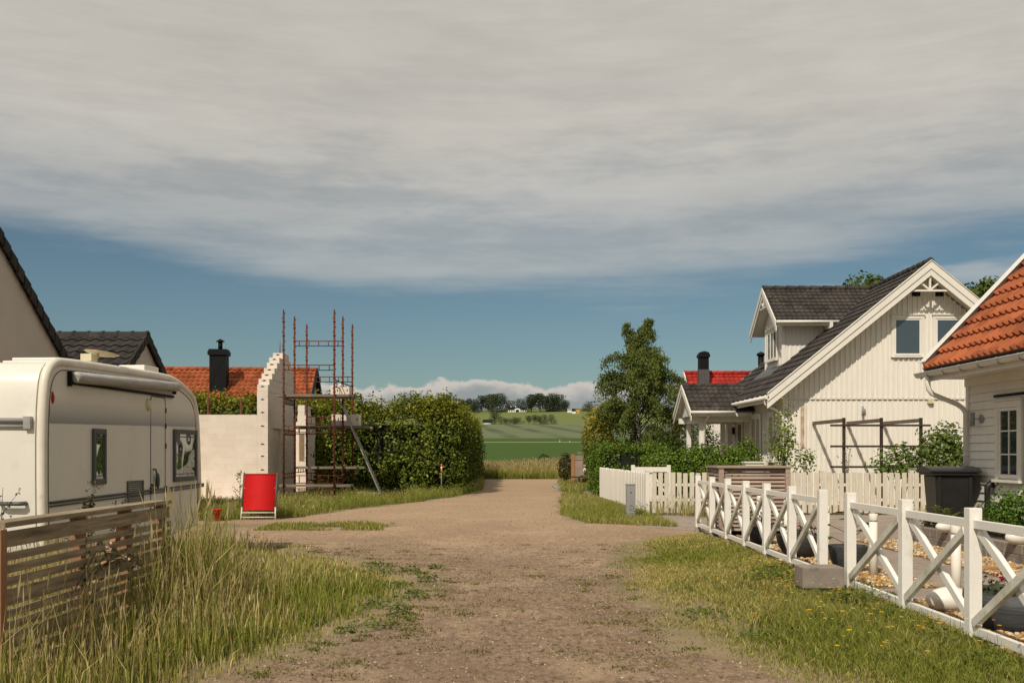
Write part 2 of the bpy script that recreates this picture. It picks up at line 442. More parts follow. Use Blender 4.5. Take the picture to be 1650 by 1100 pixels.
# point on a cloud layer overhead: direction / height
zz = MA('MAXIMUM', dz, .02)
px = MA('DIVIDE', dx, zz); py = MA('DIVIDE', dy, zz)
cb = N(nt, 'ShaderNodeCombineXYZ'); nt.links.new(px, cb.inputs[0]); nt.links.new(py, cb.inputs[1])
n1 = noise(nt, cb.outputs[0], .42, 9, .62)
mp2 = N(nt, 'ShaderNodeMapping'); mp2.inputs['Scale'].default_value = (.5, 1.0, 1); mp2.inputs['Rotation'].default_value = (0,0,R(12)); nt.links.new(cb.outputs[0], mp2.inputs[0])
n2 = noise(nt, mp2.outputs[0], 1.3, 8, .66)
# layer edge: the sheet ends about ten degrees above the horizon, frayed into level streaks
az = MA('ARCTAN2', dx, dy)
cs_ = N(nt, 'ShaderNodeCombineXYZ'); nt.links.new(MA('MULTIPLY', az, 1.0), cs_.inputs[0]); nt.links.new(MA('MULTIPLY', dz, 7.5), cs_.inputs[1]); cs_.inputs[2].default_value = 1.3
st1 = noise(nt, cs_.outputs[0], 3.2, 8, .58); st2 = noise(nt, cs_.outputs[0], 11, 6, .6)
wob = MA('ADD', MA('MULTIPLY', MA('SUBTRACT', st1, .5), .085), MA('MULTIPLY', MA('SUBTRACT', n2, .5), .035))
edge = MA('ADD', dz, wob)
edge = MA('SUBTRACT', edge, MA('MULTIPLY', MR(az, -.12, -.46), .040))
edge = MA('SUBTRACT', edge, MA('MULTIPLY', MR(az, .16, .42), .030))
sheet = MA('ADD', MA('MULTIPLY', MR(edge, .146, .19), .72), MA('MULTIPLY', MR(edge, .16, .29), .28))
streak = MA('MULTIPLY', MA('MULTIPLY', MR(st1, .52, .66), MR(dz, .125, .16)), MR(az, .0, .25, .10, .65))
sheet = MA('MAXIMUM', sheet, streak)
# faint breaks of blue inside the sheet
cs2 = N(nt, 'ShaderNodeCombineXYZ'); nt.links.new(MA('MULTIPLY', az, 1.0), cs2.inputs[0]); nt.links.new(MA('MULTIPLY', dz, 5.0), cs2.inputs[1]); cs2.inputs[2].default_value = 8.1
st3 = noise(nt, cs2.outputs[0], 4.2, 9, .64)
thin = MA('MULTIPLY', MA('MULTIPLY', MR(st3, .56, .36), MR(dz, .165, .20)), MR(dz, .37, .25))
sheet = MA('MULTIPLY', sheet, MA('SUBTRACT', 1., MA('MULTIPLY', thin, .24)))
shade = MR(n1, .28, .72, .93, 1.07)
shade2 = MA('MULTIPLY', MR(st2, .3, .7, .96, 1.03), MR(st3, .3, .7, .96, 1.04))
ccol = mixc(nt, MR(dz, .14, .33), (.44,.47,.472), (.535,.508,.463))
sc_ = N(nt, 'ShaderNodeVectorMath', operation='SCALE'); nt.links.new(ccol, sc_.inputs[0]); nt.links.new(MA('MULTIPLY', shade, shade2), sc_.inputs[3])
# clear air: the Nishita sky, a polarised blue
sc0 = N(nt, 'ShaderNodeVectorMath', operation='MULTIPLY'); nt.links.new(sky.outputs[0], sc0.inputs[0]); sc0.inputs[1].default_value = (.046,.053,.051)
skyc = mixc(nt, sheet, sc0.outputs[0], sc_.outputs[0])
# heap clouds standing on the horizon
cbx = N(nt, 'ShaderNodeCombineXYZ'); nt.links.new(MA('MULTIPLY', az, 1.0), cbx.inputs[0]); nt.links.new(MA('MULTIPLY', dz, 1.6), cbx.inputs[1]); cbx.inputs[2].default_value = 3.7
h1 = noise(nt, cbx.outputs[0], 10, 3, .5); h2 = noise(nt, cbx.outputs[0], 34, 6, .6)
top = MA('ADD', .0355, MA('ADD', MA('MULTIPLY', h1, .044), MA('MULTIPLY', h2, .026)))
rel = MA('SUBTRACT', top, dz)
heap = MR(rel, -.0008, .0035)
lit = MR(rel, .002, .018, 1, 0)
hcol = mixc(nt, lit, (.30,.325,.33), (.60,.555,.50))
skyc = mixc(nt, MA('MULTIPLY', heap, .95), skyc, hcol)
nt.links.new(skyc, bg.inputs[0]); bg.inputs[1].default_value = 1.0

sun = bpy.data.lights.new('sun', 'SUN'); sun.energy = 3.8; sun.angle = R(.53); sun.color = (1, .91, .775)
so = bpy.data.objects.new('sun', sun); COL.objects.link(so)
tosun = Vector((-math.sin(R(SUN_AZ))*math.cos(R(SUN_EL)), -math.cos(R(SUN_AZ))*math.cos(R(SUN_EL)), math.sin(R(SUN_EL))))
so.rotation_euler = tosun.to_track_quat('Z', 'Y').to_euler(); so.location = tosun*60

cam = bpy.data.cameras.new('camera'); cam.lens = 35; cam.sensor_width = 36; cam.shift_y = 180/1650; cam.clip_end = 20000; cam.clip_start = .05
co = bpy.data.objects.new('camera', cam); COL.objects.link(co); co.location = (0,0,CAMH); co.rotation_euler = (R(90),0,0)
scene.camera = co
vs = scene.view_settings; vs.view_transform = 'Standard'; vs.look = 'None'; vs.exposure = 0; vs.gamma = 1

# ------------------------------------------------------------------ ground plan
def lin(y, tab):
    return float(np.interp(y, [t[0] for t in tab], [t[1] for t in tab]))
XL = [(-20,-2.4),(5,-2.3),(6.7,-2.0),(7.5,-1.72),(8.6,-1.45),(9.75,-1.15),(11.3,-1.0),(12.75,-1.35),(14.6,-2.3),(16.6,-4.0),(18.5,-6.5),(19.5,-9),(22,-9),(23.2,-6.4),(24,-5.3),(27,-4.6),(30,-3.5),(35,-2.1),(41,-1.35),(50,-1.4),(58,-1.65),(61,-3.5),(63,-6)]
XR = [(-20,2.1),(5,2.0),(6.7,1.92),(7.2,1.75),(8,1.45),(9.2,1.36),(11.3,1.37),(14.6,1.58),(16.6,1.85),(18.4,2.7),(19.4,3.7),(20.6,3.7),(21.3,2.6),(22,1.65),(25,1.25),(31,1.5),(37,1.9),(38,2.4),(38.8,2.4),(40,1.85),(50,2.4),(58,3.2),(61,5),(63,7)]
def left_edge(y): return np.interp(y, [t[0] for t in XL], [t[1] for t in XL])
def right_edge(y): return np.interp(y, [t[0] for t in XR], [t[1] for t in XR])
FX = 3.72                                   # line of the crossed fence
def terr(x, y):
    """height of the land: flat to 70 m, then rising to a low hill"""
    T = [(-400,0),(70,0),(120,.45),(200,2.0),(300,4.85),(312,5.1),(318,5.35),(340,6.6),(343,6.75),(620,18.9),(800,27),(1000,39.5),(1100,46.4),(1180,52.5),(1300,55),(1600,52),(2500,42),(9000,20)]
    z = np.interp(y, [t[0] for t in T], [t[1] for t in T])
    f = np.clip((y-400)/600, 0, 1)
    return z + f*(1.6*np.sin(x/140+.6) + .8*np.sin(x/53+y/90))
def sheet(name, ys, xs, mat, zf):
    X, Y = np.meshgrid(np.array(xs, float), np.array(ys, float))
    Z = zf(X, Y); V = np.stack([X, Y, Z], -1).reshape(-1, 3)
    nx, ny = len(xs), len(ys)
    i = np.arange((ny-1)*(nx-1)); r = i//(nx-1); c = i % (nx-1); a = r*nx+c
    return struct(np_mesh(name, V, np.stack([a, a+1, a+nx+1, a+nx], -1), mats=mat, smooth=True))
xs = np.concatenate([np.linspace(-6000,-700,12), np.linspace(-600,600,61), np.linspace(700,6000,12)])
sheet('ground', np.linspace(-400,70,24), xs, MT['ground'], terr)
sheet('green_field', np.concatenate([np.linspace(70,300,24)]), xs, MT['field_green'], terr)
sheet('farm_track', [300,306,312], xs, MT['track'], terr)
sheet('field_margin', [312,326,340], xs, MT['field_green'], terr)
sheet('ditch', [340,343], xs, MT['ditch'], terr)
sheet('crop_field', np.linspace(343,620,20), xs, MT['field_pale'], terr)
sheet('hill_meadow', np.concatenate([np.linspace(620,1400,40), np.linspace(1500,9000,20)]), xs, MT['meadow'], terr)

# gravel road: one sheet, its edge attribute tells how near the verge is
ys = np.concatenate([np.arange(-14, 5, .8), np.arange(5, 26, .2), np.arange(26, 63.2, .6)])
us = np.linspace(0, 1, 61)
V = []; E = []
for y in ys:
    a, b = float(left_edge(y))-.75, float(right_edge(y))+.75
    if 18.9 < y < 21.8: b = min(b, 3.66)
    wob = .12*math.sin(y*2.1)+.08*math.sin(y*5.3+1)
    for u in us:
        x = a+(b-a)*u; V.append((x, y, .004)); d = min(x-(a+.75)+wob, (b-.75)-x+wob)
        if 18.9 < y < 21.8: d = x-(a+.75)
        if 20.0 < y < 22.6 and x < -1.5: d = min(d, abs(y-21.3)*.6-.25 if x < -2.4 else .5)
        E.append(min(1, max(0, .52 - d*.62)))
nx = len(us); ny = len(ys); i = np.arange((ny-1)*(nx-1)); r = i//(nx-1); c = i % (nx-1); a = r*nx+c
road = struct(np_mesh('gravel_road', V, np.stack([a, a+1, a+nx+1, a+nx], -1), mats=MT['gravel']))
at = road.data.attributes.new('edge', 'FLOAT', 'POINT'); at.data.foreach_set('value', np.array(E, np.float32))
# paved yard behind the crossed fence, with its mouth at the road
mb = MB()
mb.add([(FX+.05,4,.008),(9.5,4,.008),(9.5,24.9,.008),(FX+.05,24.9,.008)], [(0,1,2,3)])
mb.add([(2.75,20.9,.008),(FX+.05,19.75,.008),(FX+.05,24.9,.008),(3.35,24.9,.008),(3.1,22.6,.008)], [(0,1,2,3,4)])
struct(mb.build('paved_yard', MT['paving']))
mb = MB(); mb.box(1.95, 6, 38.1, 38.7, -.05, .06); struct(mb.build('concrete_path', MT['concrete']))
BEDS = [(FX+.06, 4.9, 11.4, 18.9), (FX+.06, 4.95, 4.5, 10.35), (6.05, 6.95, 9.0, 17.6)]
mb = MB()
for x0, x1, y0, y1 in BEDS:
    mb.add([(x0,y0,.014),(x1,y0,.014),(x1,y1,.014),(x0,y1,.014)], [(0,1,2,3)])
struct(mb.build('gravel_bed', MT['bedbase']))
# raised soil behind the retaining wall
mb = MB(); mb.box(7.12, 14, 4, 17.7, -.1, .28); struct(mb.build('raised_soil', MT['soil']))

# ------------------------------------------------------------------ vegetation helpers
def quat_basis(nrm, rng):
    """two tangents for each normal, with a random spin"""
    n = nrm/np.linalg.norm(nrm, axis=1, keepdims=True)
    a = rng.normal(size=n.shape); t = np.cross(n, a); t /= np.linalg.norm(t, axis=1, keepdims=True)+1e-9
    return t, np.cross(n, t)
def leaf_arrays(C, nrm, size, rng, ratio=.55, droop=None):
    n = len(C); size = np.broadcast_to(np.asarray(size, float), (n,))
    t, b = quat_basis(nrm, rng)
    if droop is not None:
        t = t*(1-droop) + np.array([0,0,-1.])*droop; t /= np.linalg.norm(t, axis=1, keepdims=True)+1e-9
        b = np.cross(nrm, t); b /= np.linalg.norm(b, axis=1, keepdims=True)+1e-9
    L = size[:, None]; fold = np.cross(t, b)*L*.12
    V = np.stack([C-t*L*.5, C+b*L*ratio*.5+fold, C+t*L*.5, C-b*L*ratio*.5+fold], 1).reshape(-1, 3)
    Q = np.arange(n*4).reshape(n, 4)
    return V, Q
def tints(n, cols, rng, jit=.18):
    cols = np.array(cols); k = rng.integers(0, len(cols), n)
    c = cols[k]*(1+rng.normal(0, jit, (n, 1))); return np.clip(c, .004, 1)
def leaves_obj(name, C, nrm, size, cols, rng, parent=None, ratio=.55, droop=None, mat='leaf', tint=None, jit=.18):
    V, Q = leaf_arrays(C, nrm, size, rng, ratio, droop)
    T = tints(len(C), cols, rng, jit) if tint is None else tint
    return np_mesh(name, V, Q, tint=np.repeat(T, 4, axis=0), mats=MT[mat], parent=parent)
def lump(P, rng_seed, scale):
    """cheap smooth 3-D noise in -1..1"""
    r = np.random.default_rng(rng_seed); s = np.zeros(len(P))
    for k in range(7):
        d = r.normal(size=3); d /= np.linalg.norm(d); f = scale*(.6+.35*k); s += np.sin(P@d*f + r.uniform(0, 6.28))/(1+.45*k)
    return s/2.6

HEDGE_COLS = [(.065,.10,.012),(.095,.13,.016),(.14,.165,.021),(.035,.055,.008),(.19,.205,.027)]
def hedge_block(V, Q, T, x0, x1, y0, y1, h, dens, size, cols, rng, seed=1, rough=.18, faces='fblrt', top_cols=None, sprig=.0, hmap=None):
    """leaf sprays through the shell of one hedge run; appended to V, Q, T lists"""
    hm = hmap or (lambda x, y: np.zeros(len(x)))
    for f in faces:
        A = {'f': (x1-x0)*h, 'b': (x1-x0)*h, 'l': (y1-y0)*h, 'r': (y1-y0)*h, 't': (x1-x0)*(y1-y0)*1.4}[f]
        ns = int(A*dens/6); u = rng.uniform(0, 1, ns); v = rng.uniform(0, 1, ns)
        X = x0+(x1-x0)*u; Yy = y0+(y1-y0)*u
        if f == 'f': P = np.stack([X, np.full(ns, y0), v], 1); nr = np.array([0,-1,.35])
        if f == 'b': P = np.stack([X, np.full(ns, y1), v], 1); nr = np.array([0,1,.35])
        if f == 'l': P = np.stack([np.full(ns, x0), Yy, v], 1); nr = np.array([-1,0,.35])
        if f == 'r': P = np.stack([np.full(ns, x1), Yy, v], 1); nr = np.array([1,0,.35])
        if f == 't': P = np.stack([X, y0+(y1-y0)*v, np.ones(ns)], 1); nr = np.array([0,0,1.])
        hh = h+hm(P[:,0], P[:,1]); P[:,2] = P[:,2]*hh
        l1 = lump(P, seed, 2.0); l2 = lump(P, seed+5, 5.5)
        offs = rough*(l1*.7+l2*.9) - rng.exponential(.16, ns)
        rd = np.clip((P[:, 2]-hh+.5)/.5, 0, 1)**2*.16 if f != 't' else np.zeros(ns)
        nn = nr/np.linalg.norm(nr)
        P = P + nn*offs[:, None] - (nr*np.array([1,1,0]))*rd[:, None]
        if f == 't' and sprig: P[:, 2] += np.minimum(rng.exponential(sprig, ns), sprig*2.6)*(l2 > -.1)
        keep = (P[:, 2] > .02) & (rng.uniform(0, 1, ns) < .30+.7*(l2+l1*.5 > -.22)); P = P[keep]; hh = hh[keep]; ns = len(P)
        sn = nn + rng.normal(0, .55, (ns, 3)); tone = np.exp(rng.normal(0, .28, ns))
        k = np.repeat(np.arange(ns), 6); n = len(k)
        C = P[k] + rng.normal(0, size*.75, (n, 3)); nrm = sn[k]+rng.normal(0, .35, (n, 3))
        v4, q4 = leaf_arrays(C, nrm, size*rng.uniform(.6, 1.3, n), rng)
        t4 = tints(n, cols, rng)*tone[k][:, None]
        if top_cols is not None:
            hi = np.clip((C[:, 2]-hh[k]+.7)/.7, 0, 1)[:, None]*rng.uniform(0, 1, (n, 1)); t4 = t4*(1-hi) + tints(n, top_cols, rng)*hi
        Q.append(q4+sum(len(a) for a in V)); V.append(v4); T.append(np.repeat(np.clip(t4, .004, 1), 4, axis=0))
def hedge(name, runs, h, dens, size, cols, seed, label, cat='hedge', top_cols=None, rough=.18, sprig=.06, kind=None, core_in=.22, hmap=None):
    rng = np.random.default_rng(seed); V = []; Q = []; T = []
    for (x0, x1, y0, y1, fc) in runs:
        hedge_block(V, Q, T, x0, x1, y0, y1, h, dens, size, cols, rng, seed, rough, fc, top_cols, sprig, hmap)
    nleaf = sum(len(q) for q in Q)
    # solid core boxes, coloured near-black for the shade between the leaves
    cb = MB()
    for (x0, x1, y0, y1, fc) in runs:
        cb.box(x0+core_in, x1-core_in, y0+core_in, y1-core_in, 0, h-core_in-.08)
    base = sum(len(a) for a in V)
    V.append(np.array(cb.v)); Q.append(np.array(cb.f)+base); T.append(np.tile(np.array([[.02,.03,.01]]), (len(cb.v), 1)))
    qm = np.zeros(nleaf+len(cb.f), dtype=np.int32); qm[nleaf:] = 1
    o = np_mesh(name, np.concatenate(V), np.concatenate(Q), tint=np.concatenate(T), mats=[MT['leaf'], MT['core']], qm=qm)
    return tag(o, label, cat)

def bush(name, loc, rx, ry, h, n, size, cols, seed, label, cat='shrub', z0=.15, stems=4, top_cols=None, group=None, hollow=.45, rough=.25):
    """rounded shrub: leaf crown plus a few stems"""
    rng = np.random.default_rng(seed)
    t = thing(name, label, cat, loc, 0, group)
    d = rng.normal(size=(n, 3)); d /= np.linalg.norm(d, axis=1, keepdims=True)
    rad = rng.uniform(hollow, 1, n)**.6*(1+rough*lump(d*1.0, seed, 3.6)+.5*rough*lump(d, seed+3, 8))
    P = d*rad[:, None]*np.array([rx, ry, (h-z0)/2]) + np.array([0, 0, (h+z0)/2])
    P = P[P[:, 2] > .03]; n = len(P); dd = d[:n]
    nrm = (P-np.array([0, 0, h*.35]))/np.array([rx, ry, h/2]) + rng.normal(0, .6, (n, 3))
    T = tints(n, cols, rng)
    if top_cols is not None:
        k = np.clip((P[:, 2]/h-.45)*2, 0, 1)[:, None]*rng.uniform(0, 1.2, (n, 1)); k = np.clip(k, 0, 1); T = T*(1-k)+tints(n, top_cols, rng)*k
    leaves_obj('foliage', P, nrm, size*rng.uniform(.6, 1.3, n), None, rng, t, tint=T)
    mb = MB()
    for k in range(stems):
        a = rng.uniform(0, 6.28); q = rng.uniform(.3, .7)
        mb.tube([(0.02*math.cos(a),.02*math.sin(a),-.03),(rx*q*.4*math.cos(a),ry*q*.4*math.sin(a),h*.4),(rx*q*math.cos(a),ry*q*math.sin(a),h*.75)], [.018,.012,.005], 6)
    mb.build('stem', MT['bark'], t)
    return t

# ------------------------------------------------------------------ roof helper
def tile_roof(mb, P0, U, Vv, W, L, tw=.3, course=.34, amp=.03, step=.03, sub=8, m=0, prof='wave'):
    """tiled slope: P0 lower corner, U along the eave, Vv up the slope"""
    P0 = Vector(P0); U = Vector(U).normalized(); Vv = Vector(Vv).normalized(); Nn = U.cross(Vv).normalized()
    if Nn.z < 0: Nn = -Nn
    nu = max(2, int(round(W/tw)))*sub; nc = max(1, int(round(L/course))); cl = L/nc
    def hp(i):
        f = (i % sub)/sub
        if prof == 'pan':
            return amp*(max(0, math.cos((f-.25)*math.pi/.5))**.7 if f < .5 else -.12*math.sin((f-.5)*2*math.pi))
        return amp*(.5+.5*math.cos(2*math.pi*f))
    vs = []; fs = []
    for j in range(nc):
        jit = random.uniform(-.004, .004)
        for k, (vv, lift) in enumerate(((j*cl, step+jit), ((j+1)*cl, .0))):
            for i in range(nu+1):
                vs.append(P0+U*(W*i/nu)+Vv*vv+Nn*(hp(i)+lift))
        b = 2*j*(nu+1)
        for i in range(nu):
            fs.append((b+i, b+i+1, b+nu+1+i+1, b+nu+1+i))
            if j: 
                p = b-(nu+1); fs.append((p+i, p+i+1, b+i+1, b+i))
    # front edge of the lowest course
    b0 = len(vs)
    for i in range(nu+1): vs.append(P0+U*(W*i/nu)-Nn*.02)
    for i in range(nu): fs.append((b0+i, b0+i+1, i+1, i))
    mb.add(vs, fs, m, False)
def ridge_caps(mb, A, B, r=.09, n=None, m=0):
    A = Vector(A); B = Vector(B); L = (B-A).length; n = n or int(L/.38); d = (B-A)/n
    for k in range(n):
        a = A+d*k; b = A+d*(k+1.06); up = Vector((0,0,.018))
        mb.tube([a+up, b], [r*1.08, r*.96], 8, m, smooth=True)

# ------------------------------------------------------------------ white house on the right
def board_strip(mb, axis, a, b, top, bot, d0, d1, m=0):
    """a barge board from point a to point b (2-D, in the gable plane), between two vertical offsets"""
    mb.prism([(a[0],a[1]-top),(b[0],b[1]-top),(b[0],b[1]-bot),(a[0],a[1]-bot)], axis, d0, d1, m)
SL = .8125; PKX, PKZ = 12.37, 7.195
def zmain(x): return PKZ-SL*abs(PKX-x)
WH0 = (8.19, 30.0, 0)
wh = thing('white_house', 'white board-clad house with dark tiled roof, dormer and crossed gable truss', 'house', WH0)
def W(mb, name, mats, parent=None, **k): return mb.build(name, mats, parent or wh, off=WH0, **k)
mb = MB()
mb.prism([(8.19,0),(16.55,0),(16.55,3.5),(PKX,6.9),(8.19,3.5)], 'y', 30, 38.2)
mb.prism([(8.2,3.22),(16.54,3.22),(16.54,3.5),(PKX,6.88),(8.2,3.5)], 'y', 29.975, 29.999)
holes = [(11.44,12.37,4.42,5.72),(12.69,13.62,4.42,5.72)]
k = 0; x = 8.36
while x < 16.5:
    segs = [(.25, 3.17, 30.0), (3.22, zmain(x)-.28, 29.975)]
    for z0, z1, yy in segs:
        cut = [h for h in holes if h[0]-.03 < x < h[1]+.03 and z0 < h[2] and z1 > h[3]]
        parts = [(z0, cut[0][2]), (cut[0][3], z1)] if cut else [(z0, z1)]
        for a, b in parts: mb.box(x-.022, x+.022, yy-.030, yy, a, b)
    x += .156+random.uniform(-.004,.004)
y = 30.12
while y < 38.2:
    a = .25
    if 32.55 < y < 34.05 or 30.95 < y < 31.72: mb.box(8.17, 8.19, y-.022, y+.022, .25, 1.28); a = 2.82
    if not 34.9 < y < 37.9: mb.box(8.17, 8.19, y-.022, y+.022, a, 3.4)
    y += .156
mb.box(8.15, 8.30, 29.955, 29.974, .2, 3.19); mb.box(8.155, 8.189, 29.98, 30.10, .2, 3.4)
mb.box(8.19, 16.55, 29.95, 29.973, 3.175, 3.215)
mb.box(8.2, 16.5, 29.99, 29.999, -.1, .24)
W(mb, 'wall', MT['siding'])
mb = MB(); c_, s_ = math.cos(math.atan(SL)), math.sin(math.atan(SL)); Lr = (PKX-7.57)/c_
tile_roof(mb, (7.57,29.42,3.29), (0,1,0), (c_,0,s_), 9.06, Lr, .3, .36, .022, .032, 6)
tile_roof(mb, (17.17,29.42,3.29), (0,1,0), (-c_,0,s_), 9.06, Lr, .3, .36, .022, .032, 6)
ridge_caps(mb, (PKX,29.4,PKZ+.02), (PKX,38.48,PKZ+.02), .1)
roof = W(mb, 'roof', MT['tile_flat'])
mb = MB()
mb.prism([(7.6,3.24),(PKX,PKZ-.05),(17.14,3.24),(17.14,3.06),(PKX,PKZ-.25),(7.6,3.06)], 'y', 29.44, 38.46)
W(mb, 'soffit', MT['white'], roof)
for sx in (-1, 1):
    mb = MB(); e = (PKX+sx*4.83, zmain(PKX+4.83)); p = (PKX, PKZ)
    board_strip(mb, 'y', e, p, -.035, .20, 38.5, 38.53); board_strip(mb, 'y', e, p, .201, .40, 38.47, 38.51); W(mb, 'barge_board', MT['white'], bevel=.004)
    mb = MB(); board_strip(mb, 'y', e, p, -.035, .20, 29.36, 29.4); board_strip(mb, 'y', e, p, .199, .40, 29.39, 29.435)
    mb.prism([(e[0],e[1]+.037),(p[0],p[1]+.037),(p[0],p[1]+.062),(e[0],e[1]+.062)], 'y', 29.33, 29.47)
    W(mb, 'barge_board', MT['white'], bevel=.004)
mb = MB()
mb.bar((11.85,29.47,6.36),(12.92,29.47,6.36),.05,.05)
mb.bar((PKX,29.47,6.385),(PKX,29.47,6.8),.055,.05,up=(0,1,0))
for sx in (-1,1): mb.bar((PKX+sx*.03,29.472,6.40),(PKX+sx*.28,29.472,6.60),.045,.05)
W(mb, 'gable_truss', MT['white'])
for vx in (12.16, 12.86):
    mb = MB(); mb.box(vx-.12, vx+.12, 29.94, 29.974, 6.27, 6.40); W(mb, 'vent', MT['dark'])
def window(parent, off, axis, a0, a1, z0, z1, d, sgn, panes=1, bars=0, gl='skyglass', case=.09, frame=.05, name='window'):
    """window on a wall: axis 'y' wall faces -Y at y=d, axis 'x' wall faces -X at x=d"""
    def B(mb, u0, u1, p0, p1, w0, w1, m=0):
        if axis == 'y': mb.box(u0, u1, d-p1, d-p0, w0, w1, m)
        else: mb.box(d-p1, d-p0, u0, u1, w0, w1, m)
    mb = MB()
    B(mb, a0-case, a0, 0, .045, z0-case*.3, z1); B(mb, a1, a1+case, 0, .045, z0-case*.3, z1)
    B(mb, a0-case, a1+case, .001, .05, z1+.001, z1+case*1.1); B(mb, a0-case*1.3, a1+case*1.3, .002, .085, z1+case*1.12, z1+case*1.12+.02)
    B(mb, a0-case*1.1, a1+case*1.1, .002, .095, z0-case*.3-.045, z0-case*.3-.003)
    w = mb.build(name, MT['white'], parent, off=off)
    mb = MB(); n = panes; pw = (a1-a0)/n
    B(mb, a0, a1, 0, .012, z0-case*.25, z1, 1)
    for i in range(n):
        u0, u1 = a0+pw*i+.002, a0+pw*(i+1)-.002
        B(mb, u0, u0+frame, .013, .034, z0, z1); B(mb, u1-frame, u1, .013, .034, z0, z1)
        B(mb, u0+frame, u1-frame, .014, .033, z0, z0+frame); B(mb, u0+frame, u1-frame, .014, .033, z1-frame, z1)
        for k in range(bars):
            zc = z0+(z1-z0)*(k+1)/(bars+1); B(mb, u0+frame, u1-frame, .015, .03, zc-.011, zc+.011)
    mb.build('sash', [MT['white'], MT['white']], w, off=(0,0,0) if False else off)
    mb = MB()
    for i in range(n):
        u0, u1 = a0+pw*i+frame, a0+pw*(i+1)-frame
        B(mb, u0, u1, .0125, .018, z0+frame, z1-frame)
    mb.build('pane', MT[gl], w, off=off)
    return w
MT['blind'] = M('window_blind', (.40,.35,.28), .35, .04, 3)
window(wh, WH0, 'y', 11.50, 12.31, 4.5, 5.6, 29.974, 1)
window(wh, WH0, 'y', 12.75, 13.56, 4.5, 5.6, 29.974, 1)
window(wh, WH0, 'x', 32.7, 33.92, 1.34, 2.74, 8.17, 1, panes=2, gl='blind')
window(wh, WH0, 'x', 31.05, 31.6, 1.34, 2.74, 8.17, 1, gl='blind')
window(wh, WH0, 'x', 35.3, 35.95, .5, 2.62, 8.17, 1, gl='glass', name='sidelight')
mb = MB(); mb.box(8.12, 8.19, 37.0, 37.95, .2, 2.45); dr = W(mb, 'door', MT['white'])
mb = MB(); mb.box(8.10, 8.119, 37.15, 37.5, 1.2, 2.2); W(mb, 'pane', MT['glass'], dr)
mb = MB(); mb.box(8.1, 8.16, 36.55, 36.75, 2.25, 2.5); mb.lathe([(0,.3),(.1,.22),(.07,-.05),(0,-.1)], (8.0,36.65,2.2), 8); W(mb, 'wall_lamp', MT['dark'])
# light fitting and junction box on the gable, weather stain
mb = MB(); mb.tube([(10.53,29.88,2.68),(10.53,29.88,2.96)], .035, 10); mb.box(10.56,10.62,29.9,29.98,2.78,2.88); W(mb, 'lamp_fitting', MT['grey_metal'])
mb = MB(); mb.box(12.5,12.66,29.88,29.98,3.05,3.16); W(mb, 'junction_box', MT['cream'])
MT['stainwood'] = M('rust_stained_board', (.58,.47,.36), .8, .12, 5, (6,6,.7), dirt=(.36,.20,.10), dscale=4, dlo=.42, dhi=.62)
mb = MB(); mb.box(8.70, 8.86, 29.976, 29.998, 1.72, 2.98); W(mb, 'stained_board', MT['stainwood'])
mb = MB(); mb.tube([(7.52,29.36,3.2),(7.52,38.45,3.2)], .06, 10)
for i in range(14): mb.bar((7.52,29.6+i*.65,3.28),(7.6,29.6+i*.65,3.26),.03,.02)
gt = W(mb, 'gutter', MT['white'])
mb = MB(); mb.tube([(7.53,29.6,3.16),(7.53,29.6,3.02),(7.66,29.62,2.92),(7.98,29.7,2.78),(8.08,29.72,2.66),(8.08,29.72,.1)], .04, 10); W(mb, 'downpipe', MT['white'])
# dormer
dm = MB(); dm.prism([(33.05,3.9),(35.35,3.9),(35.35,5.95),(34.2,6.85),(33.05,5.95)], 'x', 8.97, 12.0)
x = 9.1
while x < 11:
    z0 = zmain(x)-.05
    if z0 < 5.9: dm.box(x-.022, x+.022, 33.03, 33.05, z0, 5.93)
    x += .15
dm.box(8.95, 9.06, 33.025, 33.049, 4.3, 5.9)
for yy in (33.2, 33.35, 35.05, 35.2): dm.box(8.95, 8.97, yy-.022, yy+.022, 4.3, 6)
dorm = W(dm, 'dormer', MT['siding'])
mb = MB(); ds, dc = 1.28/math.hypot(1.28,1.7), 1.7/math.hypot(1.28,1.7); DL = math.hypot(1.28,1.7)
tile_roof(mb, (8.62,32.5,5.9), (1,0,0), (0,dc,ds), 3.75, DL, .17, .24, .03, .026, 8)
tile_roof(mb, (8.62,35.9,5.9), (1,0,0), (0,-dc,ds), 3.75, DL, .17, .24, .03, .026, 8)
ridge_caps(mb, (8.6,34.2,7.2), (12.35,34.2,7.2), .09)
W(mb, 'dormer_roof', MT['tile_dark'], dorm)
mb = MB(); mb.prism([(32.55,5.87),(34.2,7.12),(35.85,5.87),(35.85,5.72),(34.2,6.95),(32.55,5.72)], 'x', 8.64, 11.5); W(mb, 'dormer_soffit', MT['white'], dorm)
mb = MB()
for e in ((32.45,5.86),(35.95,5.86)):
    board_strip(mb, 'x', e, (34.2,7.2), -.02, .17, 8.57, 8.6); board_strip(mb, 'x', e, (34.2,7.2), .175, .32, 8.6, 8.63)
mb.bar((8.64,33.75,6.52),(8.64,34.65,6.52),.04,.04); mb.bar((8.64,34.2,6.54),(8.64,34.2,6.95),.04,.04)
mb.bar((8.641,34.18,6.56),(8.641,33.98,6.72),.04,.04); mb.bar((8.641,34.22,6.56),(8.641,34.42,6.72),.04,.04)
mb.tube([(8.62,32.46,5.84),(10.8,32.46,5.84)], .05, 8); mb.box(10.35,10.45,32.4,32.9,5.62,5.82)
W(mb, 'dormer_trim', MT['white'], dorm)
wd = window(wh, WH0, 'x', 33.62, 34.8, 4.75, 5.72, 8.95, 1, panes=3, gl='glass', case=.08, frame=.06, name='dormer_window')
